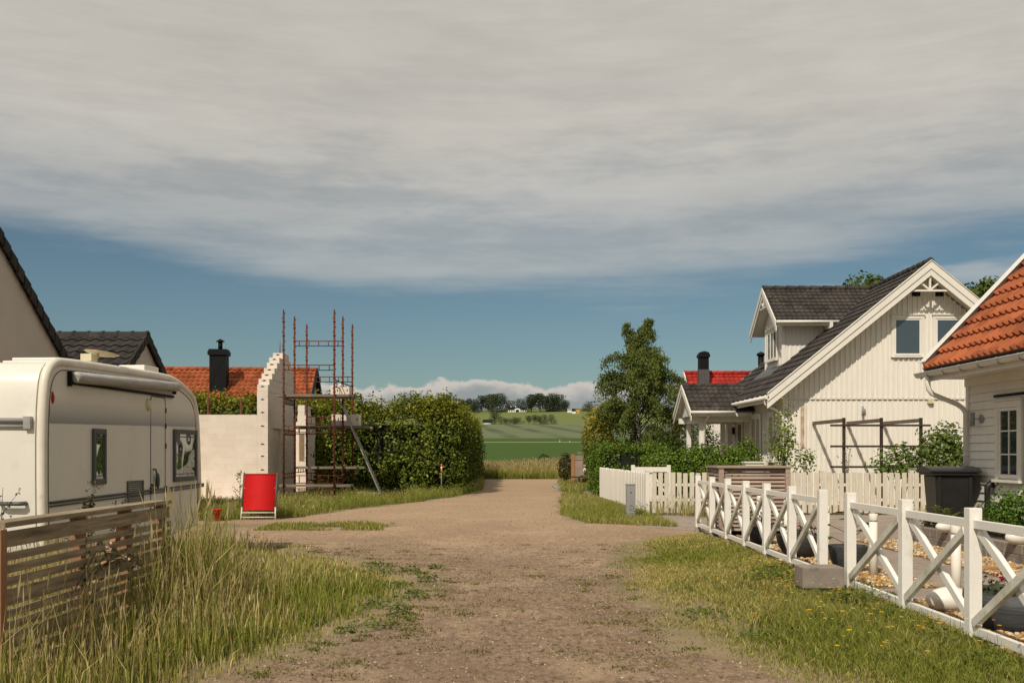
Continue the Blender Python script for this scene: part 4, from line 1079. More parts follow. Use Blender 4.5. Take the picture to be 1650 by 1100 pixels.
# rear face: bright rail, grab handle, panel lines
mb = MB(); mb.tube([(-2.1,-.065,1.93),(-.20,-.065,1.91)], .03, 10); mb.tube([(-2.1,-.06,1.86),(-.17,-.06,1.845)], .022, 10); mb.box(-.215,-.135,-.10,-.045,1.82,1.955); mb.build('rear_rail', MT['alu'], cv)
mb = MB(); mb.tube([(-.49,-.055,1.0),(-.485,-.11,1.0),(-.45,-.125,.998),(-.25,-.125,.998),(-.215,-.11,1.0),(-.21,-.055,1.0)], .024, 10); mb.build('grab_handle', MT['greyplastic'], cv)
mb = MB(); mb.box(-.88,-.18,.60,1.2,2.55,2.635); mb.box(-.80,-.26,.66,1.14,2.636,2.675); mb.build('roof_hatch', MT['caravan'], cv, bevel=.012)
mb = MB(); mb.box(-.46,-.14,2.72,3.12,2.60,2.68); mb.box(-.48,-.11,2.68,3.14,2.681,2.765); mb.build('roof_hatch', MT['white'], cv, bevel=.012)
mb = MB(); mb.box(-.5,-.2,1.95,2.4,2.60,2.645); mb.build('roof_hatch', MT['white'], cv, bevel=.01)
mb = MB(); mb.tube([(-.27,1.5,2.58),(-.27,1.5,2.70)], .035, 10); mb.tube([(-.27,1.5,2.70),(-.23,1.62,2.78)], .022, 8)
mb.box(-.34,-.20,1.38,1.54,2.70,2.79); mb.build('dish_mount', MT['cream'], cv)
mb = MB(); mb.lathe([(0,0),(.09,.006),(.16,.02),(.21,.04),(.213,.044),(.16,.03),(.0,.014)], (0,0,0), 20); ds_ = mb.build('satellite_dish', MT['cream'], cv); ds_.location = (-.22,1.68,2.785); ds_.rotation_euler = (R(-5),R(6),0)
mb = MB(); mb.box(-1.25,-.9,4.3,5.1,.42,.50); mb.tube([(-1.08,4.3,.46),(-1.08,5.3,.46)], .04, 8); mb.tube([(-1.08,5.0,.46),(-1.08,5.0,.0)], .025, 8); mb.box(-.1,.03,4.36,4.46,1.03,1.09); mb.build('drawbar', MT['greyplastic'], cv)
for xx in (-.13,-2.05):
    mb = MB(); mb.tube([(xx-.09,1.55,.31),(xx+.09,1.55,.31)], .31, 22, 0); wl = mb.build('wheel', MT['black'], cv, bevel=.03)
    mb = MB(); mb.tube([(xx+.088,1.55,.31),(xx+.094,1.55,.31)], .19, 20); mb.build('rim', MT['alu'], wl)

# ------------------------------------------------------------------ slatted fence on the left
FE = (-3.2, 8.0, 0)
fe = thing('slatted_fence', 'weathered grey slatted board fence with a flat handrail in front of the caravan', 'fence', FE)
Y0, Y1 = 6.18, 9.25
mb = MB()
for (a, b) in ((Y0,7.42),(7.425,Y1)): mb.box(-3.30,-3.145,a,b,1.085,1.122)
mb.build('handrail', MT['greywood_y'], fe, off=FE, bevel=.004)
z = 1.06; mb = MB()
for wdt, gap in ((.10,.036),(.05,.028),(.05,.027),(.053,.022),(.104,.026),(.05,.024),(.05,.024),(.10,.03),(.05,.03),(.1,.03)):
    for (a, b) in ((Y0+.03,7.4+random.uniform(-.01,.01)),(7.407,Y1-.02)):
        if z-wdt > .1:
            j = random.uniform(-.003,.003); mb.box(-3.185+j,-3.163+j,a,b,z-wdt,z)
    z -= wdt+gap
mb.build('slat_panel', MT['greywood_y'], fe, off=FE, bevel=.002)
for yy in (7.41, 8.3, 9.15):
    mb = MB(); mb.box(-3.275,-3.187,yy-.045,yy+.045,-.05,1.084); mb.build('post', MT['brownpost'], fe, off=FE, bevel=.003)
mb = MB(); mb.bar((-3.22,7.5,.35),(-3.22,8.2,.95),.04,.07); mb.build('brace', MT['orangewood'], fe, off=FE)
mb = MB(); mb.box(-3.24,-3.13,6.10,6.175,-.05,1.08); mb.build('post', MT['brownpost'], fe, off=FE, bevel=.003)
for k, (x, y, L, a, lb) in enumerate(((-3.12,7.0,.62,8,'loose grey board lying in the tall grass, nearest the camera'),(-3.2,7.35,.6,-3,'thin pale board lying in the tall grass behind another'))):
    mb = MB(); mb.box(-L/2,L/2,-.07+.04*k,.07-.04*k,.0,.03)
    o = mb.build('loose_board', MT['plank'], bevel=.003); o.location = (x,y,.16+.03*k); o.rotation_euler = (R(7),R(-3),R(a)); tag(o, lb, 'board', 'boards left in the grass')

# ------------------------------------------------------------------ deck chair, bucket, marker, board
dc_ = thing('deck_chair', 'folding deck chair with bright red canvas on a white frame', 'deck chair', (-5.90,23.2,0), R(2))
mb = MB(); W2 = .385; bot, topp = (0,-.02,.24), (0,.20,1.06)
n = 12; vs_ = []; fs_ = []
for i in range(n+1):
    f = i/n; y = bot[1]+(topp[1]-bot[1])*f; z = bot[2]+(topp[2]-bot[2])*f
    vs_ += [(-W2+.01,y,z),(W2-.01,y,z),(-W2+.01,y+.006,z),(W2-.01,y+.006,z)]
for i in range(n):
    b = 4*i; fs_ += [(b,b+1,b+5,b+4),(b+2,b+6,b+7,b+3),(b,b+4,b+6,b+2),(b+1,b+3,b+7,b+5)]
mb.add(vs_, fs_, 0, True); mb.tube([(-W2,.2,1.06),(W2,.2,1.06)], .016, 8); mb.tube([(-W2,-.02,.24),(W2,-.02,.24)], .016, 8); mb.build('canvas', MT['red'], dc_)
MT['chairframe'] = M('enamelled_tube', (.62,.58,.50), .4, .1, 5)
for sx in (-1,1):
    mb = MB(); mb.tube([(sx*W2,.215,1.10),(sx*W2,-.02,.28)], .019, 8); mb.build('back_rail', MT['greyplastic'], dc_)
    mb = MB(); mb.tube([(sx*W2,-.02,.30),(sx*(W2+.015),-.08,.0)], .017, 8); mb.build('leg', MT['chairframe'], dc_)
    mb = MB(); mb.tube([(sx*(W2-.03),.12,.75),(sx*(W2-.03),.72,.0)], .014, 8); mb.build('leg', MT['chairframe'], dc_)
mb = MB(); mb.tube([(-W2,-.045,.17),(W2,-.045,.17)], .014, 8); mb.tube([(-W2,-.06,.065),(W2,-.06,.065)], .014, 8); mb.tube([(-W2+.03,.68,.05),(W2-.03,.68,.05)], .014, 8); mb.build('crossbar', MT['chairframe'], dc_)
bk = thing('bucket', 'small red plastic bucket in the weeds left of the deck chair', 'bucket', (-6.75,22.8,0))
mb = MB(); mb.lathe([(0,.02),(.085,.0),(.115,.26),(.125,.265),(.125,.275),(.108,.275),(.08,.03),(0,.03)], n=18); mb.build('pail', MT['redplastic'], bk)
mb = MB(); mb.tube([(.125*math.cos(a),.03*math.sin(a)-.06*math.sin(a),.26-.07*math.sin(a)) for a in [math.pi*i/8 for i in range(9)]], .005, 6); mb.build('handle', MT['alu'], bk)
mk = thing('marker_post', 'thin orange and white marker stick in front of the tall hedge', 'marker', (-2.55,36.0,0))
mb = MB(); mb.tube([(0,0,0),(0,0,.86)], .02, 8); mb.build('stick', MT['plank'], mk)
mb = MB(); mb.tube([(0,0,.86),(0,0,.97)], .03, 8); mb.tube([(0,0,1.07),(0,0,1.17)], .03, 8); mb.build('orange_band', M('orange_paint', (.7,.13,.02), .5), mk)
mb = MB(); mb.tube([(0,0,.971),(0,0,1.069)], .029, 8); mb.build('white_band', MT['stonewhite'], mk)
mb = MB(); mb.box(-.35,.35,-.1,.1,.05,.09); o = mb.build('pale_board', MT['white']); o.location = (-4.95,34.3,.12); o.rotation_euler = (0,R(3),R(10)); tag(o, 'pale board lying in the grass at the ladder foot', 'board')

# ------------------------------------------------------------------ crossed fence, two lengths
def cross_fence(ys_, label, x0, x1):
    org = ((x0+x1)/2, sum(ys_)/len(ys_), 0)
    t = thing('crossed_fence', label, 'fence', org)
    X = lambda y: x0+(x1-x0)*(y-ys_[0])/(ys_[-1]-ys_[0])
    for i, y in enumerate(ys_):
        mb = MB(); h = 1.115+random.uniform(-.006,.006); x = X(y)
        mb.box(x-.051,x+.051,y-.051,y+.051,.085,h); mb.box(x-.047,x+.047,y-.047,y+.047,-.08,.085,1)
        mb.build('post', [MT['fencewhite'], MT['foot']], t, off=org, bevel=.004)
    for a, b in zip(ys_[:-1], ys_[1:]):
        A = a+.052; B = b-.052; xa, xb = X(A), X(B)
        mb = MB(); mb.bar((xa,A,.985),(xb,B,.985),.045,.07); mb.build('top_rail', MT['fencewhite'], t, off=org, bevel=.003)
        mb = MB(); mb.bar((xa,A,.135),(xb,B,.135),.045,.07); mb.build('bottom_rail', MT['fencewhite'], t, off=org, bevel=.003)
        mb = MB(); mb.bar((xa+.023,A+.03,.20),(xb+.023,B-.03,.925),.044,.07); mb.build('brace', MT['fencewhite'], t, off=org, bevel=.003)
        mb = MB(); mb.bar((xa-.023,A+.03,.925),(xb-.023,B-.03,.20),.044,.07); mb.build('brace', MT['brace'], t, off=org, bevel=.003)
    return t
cross_fence([5.32,6.66,8.0,9.38,10.92], 'near length of white fence with crossed braces, right of the concrete block', 3.70, 3.71)
cross_fence([11.9,13.2,14.5,15.78,17.1,18.42,19.8], 'far length of white fence with crossed braces, between the concrete block and driveway', 3.71, 3.70)
gb = thing('gate_block', 'brown concrete block on a pale footing in the fence gap', 'block', (3.36,10.85,0))
mb = MB(); mb.box(-.24,.21,-.16,.16,.10,.325); mb.build('cap_block', MT['concrete'], gb, bevel=.008)
mb = MB(); mb.box(-.16,.10,-.12,.14,-.1,.099); mb.build('footing', MT['foot'], gb, bevel=.01)

# picket fences
def picket(p0, p1, label, pitch=.157, wd=.11, h=1.065, tops=False, posts=()):
    p0, p1 = Vector((*p0,0)), Vector((*p1,0)); L = (p1-p0).length; d = (p1-p0)/L; nrm = Vector((d.y,-d.x,0))
    org = tuple((p0+p1)/2); t = thing('picket_fence', label, 'fence', org)
    mb = MB(); k = 0; s = .1
    while s < L:
        c = p0+d*s+(nrm*(.03*((k % 2)*2-1)) if tops else Vector((0,0,0))); k += 1; hh = h+random.uniform(-.012,.012); a = c-d*wd/2; b = c+d*wd/2; lean = d*random.uniform(-.006,.006)
        z0 = random.uniform(.05,.08); th = nrm*.011
        pr = [(a,z0),(b,z0),(b+lean,hh),(a+lean,hh)] if not tops else [(a,z0),(b,z0),(b,hh-.03),(c+d*wd*.25,hh),(c-d*wd*.25,hh),(a,hh-.03)]
        n = len(pr); vs_ = [q+th+Vector((0,0,z)) for q, z in pr]+[q-th+Vector((0,0,z)) for q, z in pr]
        mb.add(vs_, [tuple(range(n)), tuple(range(2*n-1,n-1,-1))]+[(i, n+i, n+(i+1) % n, (i+1) % n) for i in range(n)]); s += pitch+random.uniform(-.004,.004)
    o = mb.build('picket_panel', MT['picket'] if not tops else MT['siding'], t, off=org); fixn(o)
    for z in (.38,.76):
        mb = MB(); mb.bar(p0-nrm*.04+Vector((0,0,z)), p1-nrm*.04+Vector((0,0,z)), .04,.07); mb.build('rail', MT['white'], t, off=org)
    for s in posts:
        c = p0+d*s-nrm*(.12 if not tops else .0); mb = MB(); mb.box(c.x-.05,c.x+.05,c.y-.05,c.y+.05,0,h+.03); mb.box(c.x-.06,c.x+.06,c.y-.06,c.y+.06,h+.031,h+.055); mb.build('post', MT['white'], t, off=org)
    return t
picket((3.47,25.0),(10.6,25.0), 'white picket fence running across in front of the white house gable', posts=(1.9,4.34,6.6))
picket((3.05,34.5),(3.42,25.12), 'close-boarded white picket fence running along the track', pitch=.135, wd=.12, tops=True, posts=(9.36,))

# utility cabinet
ub = thing('utility_cabinet', 'slim grey metal utility cabinet standing before the picket fence', 'cabinet', (2.82,23.7,0))
mb = MB(); mb.box(-.105,.105,-.09,.09,.12,.80); mb.build('housing', MT['grey_metal'], ub, bevel=.006)
mb = MB(); mb.box(-.115,.115,-.10,.10,.80,.825); mb.build('lid', MT['grey_metal'], ub, bevel=.004)
mb = MB(); mb.box(-.10,.10,-.085,.085,-.05,.12); mb.build('plinth', MT['foot'], ub)
mb = MB(); mb.box(-.01,.01,-.097,-.091,.6,.64); mb.build('lock', MT['dark'], ub)
# white gate panel behind the fence
wg = thing('garden_gate', 'white braced garden gate panel just behind the picket corner', 'gate', (3.95,28.4,0))
for xx in (-.5,.52):
    mb = MB(); mb.box(xx-.05,xx+.05,-.05,.05,0,1.22); mb.build('post', MT['white'], wg)
mb = MB(); mb.box(-.45,.47,-.03,.03,1.02,1.16); mb.box(-.45,.47,-.03,.03,.25,.35); mb.bar((-.45,0,.36),(.0,0,1.02),.05,.07,up=(0,1,0)); mb.bar((.47,0,.36),(.02,0,1.02),.05,.07,up=(0,1,0)); mb.box(-.03,.05,-.035,.035,.3,1.0); mb.build('gate_frame', MT['white'], wg)

# slatted screen (bin store)
ss = thing('slatted_screen', 'brown slatted bin screen standing behind the far white fence', 'screen', (4.45,18.8,0)); O = (4.45,18.8,0)
mb = MB(); z = .13
while z < 1.24:
    mb.add([(3.83,18.30,z),(5.07,18.30,z),(5.07,18.34,z+.055),(3.83,18.34,z+.055),(3.83,18.315,z-.01),(5.07,18.315,z-.01),(5.07,18.355,z+.045),(3.83,18.355,z+.045)], [(0,1,2,3),(7,6,5,4),(0,4,5,1),(3,2,6,7)])
    z += .073
mb.build('front_slats', MT['brownslat'], ss, off=O)
for xx, sg in ((3.80,1),(5.10,-1)):
    mb = MB(); z = .13
    while z < 1.24:
        mb.add([(xx,18.36,z),(xx,19.3,z),(xx+.04*sg,19.3,z+.055),(xx+.04*sg,18.36,z+.055),(xx+.015*sg,18.36,z-.01),(xx+.015*sg,19.3,z-.01),(xx+.055*sg,19.3,z+.045),(xx+.055*sg,18.36,z+.045)], [(0,1,2,3),(7,6,5,4),(0,4,5,1),(3,2,6,7)])
        z += .073
    mb.build('side_slats', MT['brownslat'], ss, off=O)
for (xx, yy) in ((3.84,18.27),(5.06,18.27),(3.84,19.33),(5.06,19.33)):
    mb = MB(); mb.box(xx-.045,xx+.045,yy-.03,yy+.03,0,1.28); mb.build('post', MT['brownslat'], ss, off=O)
mb = MB(); mb.box(3.76,5.14,18.22,19.38,1.281,1.315); mb.build('top_board', MT['brownslat'], ss, off=O)
mb = MB(); mb.box(3.9,5.0,18.45,19.2,.05,1.1); mb.build('inner_box', MT['dark'], ss, off=O)
pb = MB(); pb.box(6.78,7.30,28.9,29.3,.0,1.27); pb.box(6.74,7.34,28.86,29.34,1.271,1.31); pb.box(6.9,7.2,28.87,28.899,.3,1.1)
tag(pb.build('white_planter', MT['white'], off=(7.04,29.1,0), loc=(7.04,29.1,0)), 'white wooden box standing by the white house wall behind the slatted screen', 'planter')

# bollards
bl0 = None
for k, (x, y) in enumerate(((4.66,10.45),(4.5,12.4),(4.48,14.2),(4.42,16.0),(4.38,17.6))):
    lab = ('white bollard beside the white stone at the near fence','white bollard beside the dark bowl in the fence gap','white bollard behind the last post of the far fence','white bollard behind the middle of the far fence','white bollard in front of the slatted screen, farthest off')[k]
    if bl0 is None:
        bl0 = thing('bollard', lab, 'bollard', (x,y,0), 0, 'white tube bollards along the fence')
        MB().tube([(0,0,-.02),(0,0,.70)], .050, 16).build('tube', MT['stonewhite'], bl0)
        mb = MB(); mb.tube([(0,0,.712),(0,0,.80)], .054, 16); mb.build('cap', MT['stonewhite'], bl0, bevel=.008)
        mb = MB(); mb.tube([(0,0,.70),(0,0,.712)], .046, 16); mb.build('joint', MT['alu'], bl0)
    else: dup(bl0, (x,y,0), label=lab)

# bowls with plants
def bowl(x, y, r, h, label, rr=None, prof=None, z=.014):
    t = thing('plant_bowl', label, 'planter', (x,y,z), 0, 'dark planters on the gravel')
    p = prof or [(0,0),(r*.45,0),(r*.72,h*.25),(r*.92,h*.6),(r,h*.97),(r,h),(r*.95,h),(r*.9,h*.8),(0,h*.8)]
    MB().lathe(p, n=32).build('bowl', MT['bowl'], t)
    MB().lathe([(0,h*.86),(r*.9,h*.84)], n=20).build('soil', MT['soil'], t)
    return t
rg = np.random.default_rng(5)
def plantlet(t, name, n, rx, z0, z1, size, cols, seed, up=.4, ratio=.5):
    rng = np.random.default_rng(seed); a = rng.uniform(0,6.28,n); r = rx*np.sqrt(rng.uniform(0,1,n)); z = rng.uniform(z0,z1,n)
    P = np.stack([r*np.cos(a), r*np.sin(a), z], 1); nr = np.stack([np.cos(a)*.6,np.sin(a)*.6,np.full(n,up+.4)],1)+rng.normal(0,.4,(n,3))
    return leaves_obj(name, P, nr, size*rng.uniform(.7,1.3,n), cols, rng, t, ratio=ratio)
G1 = [(.06,.11,.02),(.08,.13,.025),(.045,.08,.018)]; RED = [(.22,.012,.02),(.15,.008,.018)]; PURP = [(.30,.03,.20),(.22,.02,.12)]
b1 = bowl(4.30,12.75,.245,.36,'dark grey bowl with palm-leaved seedling seen through the fence gap')
rng = np.random.default_rng(3); P = []; NR = []
mb = MB()
for (a, L, z) in ((0.3,.22,.55),(2.6,.24,.62),(4.4,.2,.72),(1.6,.18,.78),(3.4,.25,.48),(5.6,.2,.66)):
    tip = (L*math.cos(a), L*math.sin(a), z); mb.tube([(0,0,.22),(0.02,0,z-.12),tip], .006, 5)
    for k in range(5):
        b = a+(k-2)*.55; P.append((tip[0]+.07*math.cos(b), tip[1]+.07*math.sin(b), z-.02)); NR.append((.2*math.cos(b),.2*math.sin(b),1))
mb.build('stem', MT['bark'], b1)
P = np.array(P)
leaves_obj('foliage', P, np.array(NR), .17, G1, rng, b1, ratio=.45)
b2 = bowl(4.22,14.65,.33,.34,'dark planter with pink flowers behind the last bay of the far fence')
plantlet(b2,'foliage',130,.27,.28,.48,.08,G1,8); plantlet(b2,'flowers',40,.25,.36,.5,.05,PURP,9)
b3 = bowl(4.15,16.7,.30,.33,'dark planter with purple flowers by the third bay of the far fence')
plantlet(b3,'foliage',120,.25,.28,.6,.08,[(.10,.12,.02),(.07,.10,.02)],10); plantlet(b3,'flowers',40,.25,.34,.5,.05,PURP,12)
b4 = bowl(4.42,8.75,.42,.33,'wide dark bowl with red flowers behind the near fence', prof=[(0,0),(.36,0),(.40,.08),(.425,.2),(.42,.33),(.40,.33),(.385,.24),(0,.24)])
plantlet(b4,'foliage',170,.3,.28,.44,.07,[(.05,.07,.03),(.07,.09,.04)],14); plantlet(b4,'flowers',40,.22,.38,.47,.05,RED,15)
# white stones
for (x, y, z, rx, ry, rz_, lab) in ((4.24,9.62,.014,.27,.19,.15,'glossy white oval stone lying on the gravel behind the near fence'),(6.98,16.0,.28,.20,.12,.11,'white rounded stone on the retaining wall below the dark bin'),(7.05,13.85,.28,.24,.14,.13,'white rounded stone on the retaining wall at the right edge')):
    mb = MB(); mb.ell((0,0,rz_*.82), rx*.85, ry*.85, rz_*.85, 24)
    for i, v_ in enumerate(mb.v):
        k = 1+.06*math.sin(v_[0]*9+y)+.05*math.cos(v_[1]*11+x); mb.v[i] = (v_[0]*k, v_[1]*k, v_[2])
    o = mb.build('white_stone', MT['stonewhite']); o.location = (x,y,z); o.rotation_euler = (0,0,.2); tag(o, lab, 'stone', 'white ornamental stones')
mb = MB(); mb.tube([(0,0,.03),(.12,.02,.04),(.26,-.01,.035),(.4,.04,.03)], [.02,.028,.026,.012], 8); mb.tube([(.2,0,.035),(.28,.08,.05)], [.014,.006], 6)
o = mb.build('driftwood', MT['orangewood']); o.location = (6.05,12.9,.014); o.rotation_euler = (0,0,.2); tag(o, 'reddish stick lying on the gravel before the retaining wall', 'stick')

# retaining wall
rw = MB()
for course in (0,1):
    y = 4.0+(.13 if course else 0)
    while y < 17.7:
        L = random.uniform(.22,.30); x = 7.0+.25*max(0,(12-y)/8)**2; j = random.uniform(-.012,.012)
        z0 = .0+course*.148; rw.box(x-.02+j+course*.02, x+.16, y, min(y+L-.008,17.75), z0, z0+.145-(.004 if course else 0)); y += L
x = 7.0
for course in (0,1):
    x = 7.17
    while x < 9: L = random.uniform(.22,.3); rw.box(x,x+L-.008,17.60,17.74,course*.148,course*.148+.143); x += L
tag(rw.build('retaining_wall', MT['concrete'], off=(7.08,12,0), loc=(7.08,12,0), bevel=.008), 'low retaining wall of two courses of grey split blocks', 'wall')

# wheeled bin
bn = thing('wheeled_bin', 'large dark grey wheeled bin standing on the raised bed by the house corner', 'bin', (7.44,16.98,.28), R(-7))
mb = MB(); bw, bd = .31, .36
def taper(mb, x0, x1, y0, y1, z0, z1, k): 
    vs_ = [(x0*k,y0*k,z0),(x1*k,y0*k,z0),(x1*k,y1*k,z0),(x0*k,y1*k,z0),(x0,y0,z1),(x1,y0,z1),(x1,y1,z1),(x0,y1,z1)]
    mb.add(vs_, [(0,3,2,1),(4,5,6,7),(0,1,5,4),(1,2,6,5),(2,3,7,6),(3,0,4,7)])
taper(mb, -bw, bw, -bd, bd, .06, .90, .84)
mb.build('body', MT['black'], bn, bevel=.03, seg=3)
mb = MB(); mb.box(-bw-.06,bw+.06,-bd-.05,bd+.05,.90,.945); mb.box(-bw+.04,-bw+.09,-bd-.02,-bd+.02,.12,.88); mb.box(bw-.09,bw-.04,-bd-.02,-bd+.02,.12,.88); mb.build('rim', MT['black'], bn, bevel=.01)
mb = MB(); prof = [(-bd-.07,.948),(-bd-.07,.985),(-bd+.05,1.02),(0,1.05),(bd-.05,1.035),(bd+.06,1.0),(bd+.06,.948)]
mb.prism(prof, 'x', -bw-.10, bw+.10); o = mb.build('lid', MT['black'], bn, bevel=.012, seg=3); fixn(o)
mb = MB(); mb.tube([(-bw+.02,bd+.10,.93),(bw-.02,bd+.10,.93)], .018, 8); mb.box(-bw+.02,-bw+.06,bd,bd+.1,.91,.95); mb.box(bw-.06,bw-.02,bd,bd+.1,.91,.95); mb.tube([(-bw-.08,.1,.955),(-bw-.08,-.1,.955)], .014, 8); mb.box(-bw-.09,-bw-.04,-.13,-.09,.94,.97); mb.box(-bw-.09,-bw-.04,.09,.13,.94,.97); mb.build('handle', MT['black'], bn)
for sx in (-1,1):
    mb = MB(); mb.tube([(sx*(bw-.08),bd-.05,.1),(sx*(bw-.02),bd-.05,.1)], .1, 18); mb.build('wheel', MT['dark'], bn)

# wooden panel with tray by the hedge end
wp = thing('wooden_panel', 'brown wooden garden panel with carved ornament beside the hedge end', 'panel', (3.45,48,0))
mb = MB(); mb.box(-.42,.5,-.02,.02,.35,1.35)
for k in range(8): mb.box(-.41+k*.113,-.41+k*.113+.10,-.034,-.021,.36,1.33)
mb.build('board_panel', MT['brownslat'], wp)
mb = MB(); mb.box(-.50,.6,-.05,.05,1.36,1.42); mb.box(-.3,.6,-.05,.05,1.56,1.60); mb.box(-.42,.5,-.06,-.035,1.24,1.30)
for k in range(9): mb.bar((-.28+k*.1,0,1.42),(-.2+k*.1,0,1.56),.02,.02)
mb.build('top_frame', MT['brownslat'], wp)
mb = MB(); mb.box(-.60,-.43,-.08,.08,0,1.5); mb.build('post', MT['orangewood'], wp)
mb = MB(); mb.ell((.05,-.10,.74),.09,.06,.13,10); mb.ell((.08,-.1,.92),.05,.05,.07,8); mb.build('pale_ornament', MT['stonewhite'], wp)
mb = MB(); mb.ell((.25,-.09,1.02),.16,.05,.12,10); mb.ell((.3,-.09,.88),.1,.05,.12,8); mb.build('brown_ornament', MT['darkwood'], wp)
mb = MB(); mb.box(-.72,.5,-.75,-.35,.40,.45); mb.tube([(-.25,-.55,0),(-.25,-.55,.4)], .03, 8); mb.bar((-.2,-.55,.46),(.5,-.55,.62),.3,.03); mb.build('tray', MT['darkwood'], wp)
mb = MB(); mb.box(-.1,.5,-.5,-.3,.02,.36); mb.build('crate', MT['orangewood'], wp)
mb = MB()
for k in range(46): mb.ell((1.9+random.random()*2.4,44.2+random.uniform(-1.6,1.6),.03),random.uniform(.06,.2),random.uniform(.06,.2),random.uniform(.04,.12),7,jit=.15)
struct(mb.build('rubble', MT['foot']), 'stuff')

# ------------------------------------------------------------------ hedges, shrubs, trees
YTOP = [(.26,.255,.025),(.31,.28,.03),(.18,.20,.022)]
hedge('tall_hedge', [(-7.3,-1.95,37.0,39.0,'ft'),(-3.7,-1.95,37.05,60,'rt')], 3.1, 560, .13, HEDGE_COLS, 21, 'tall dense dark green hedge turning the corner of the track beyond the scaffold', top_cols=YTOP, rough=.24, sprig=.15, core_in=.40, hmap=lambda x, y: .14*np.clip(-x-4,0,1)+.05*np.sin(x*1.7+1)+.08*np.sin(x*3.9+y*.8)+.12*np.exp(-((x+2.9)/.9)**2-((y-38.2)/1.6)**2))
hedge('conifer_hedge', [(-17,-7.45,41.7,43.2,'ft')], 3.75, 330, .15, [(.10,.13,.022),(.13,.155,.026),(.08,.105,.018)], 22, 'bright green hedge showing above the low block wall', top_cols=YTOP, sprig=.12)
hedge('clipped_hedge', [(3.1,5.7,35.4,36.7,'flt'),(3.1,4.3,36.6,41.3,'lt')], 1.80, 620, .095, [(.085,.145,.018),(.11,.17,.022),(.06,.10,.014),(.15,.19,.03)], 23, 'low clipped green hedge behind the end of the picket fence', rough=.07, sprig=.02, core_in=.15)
RG = [(.12,.19,.024),(.155,.22,.03),(.085,.135,.018)]
for k, (x, y, rx, h, n, lb) in enumerate(((4.75,31.2,.75,1.75,2300,'rose bush nearest the clipped hedge end, behind the white gate'),(5.75,30.9,.85,1.95,3000,'leafy rose bush in front of the porch corner column'),(6.7,30.6,.8,1.85,2600,'leafy rose bush behind the left half of the slatted screen'),(7.45,31.6,.6,2.05,1900,'rose bush against the white house wall by the windows'))):
    bush('rose_bush', (x,y,0), rx, .6, h, int(n*2.1), .095, RG, 40+k, lb, group='bushes before the porch', hollow=.15, rough=.22)
rng = np.random.default_rng(77)
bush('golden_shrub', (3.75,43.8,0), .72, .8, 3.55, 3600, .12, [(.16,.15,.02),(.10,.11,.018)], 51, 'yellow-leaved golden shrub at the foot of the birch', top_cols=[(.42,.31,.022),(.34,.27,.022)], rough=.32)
bush('golden_conifer', (4.25,42.4,0), .38, .38, 2.3, 900, .09, [(.15,.15,.03),(.11,.12,.025)], 52, 'small yellow-green conifer cone between hedge and birch', rough=.15)
bush('lilac', (7.7,42.4,0), 1.35, .9, 3.35, 5200, .11, [(.06,.085,.018),(.075,.10,.02),(.045,.065,.014)], 53, 'dark leafy shrub between the birch and the white porch', rough=.35)
bush('dark_shrub', (2.72,50,0), .46, .46, 1.6, 1500, .09, [(.04,.045,.014),(.05,.035,.016),(.03,.035,.012)], 54, 'dark rounded shrub left of the brown wooden panel')
yt = bush('young_tree', (7.35,26.9,0), .42, .42, 2.8, 900, .10, [(.16,.21,.04),(.20,.24,.045),(.12,.16,.03)], 55, 'young pale-leaved tree by the house corner behind the slatted screen', cat='tree', z0=.8, stems=5, hollow=.1, rough=.4)
bush('leafy_sprout', (7.75,26.2,0), .30, .25, 1.75, 170, .10, [(.16,.21,.04),(.20,.24,.045)], 56, 'low leafy sprout right of the young tree', z0=1.0, hollow=.1)
bush('climbing_plant', (11.45,26.4,0), .68, .5, 2.35, 2500, .12, [(.08,.125,.022),(.11,.155,.03),(.16,.20,.05)], 57, 'dense climbing plant at the right post of the pergola', z0=.7, rough=.35, hollow=.25)
bush('climbing_plant', (10.35,26.5,0), .78, .4, 1.85, 900, .12, [(.10,.15,.028),(.13,.18,.035)], 58, 'loose climbing plant spilling over the picket fence below the pergola', z0=.8, rough=.5, hollow=.1)
bush('sapling', (8.85,26.4,0), .22, .2, 2.05, 60, .07, [(.14,.13,.03),(.10,.11,.03)], 59, 'thin bare sapling in front of the middle of the trellis', cat='sapling', z0=.7, stems=4, hollow=.1)

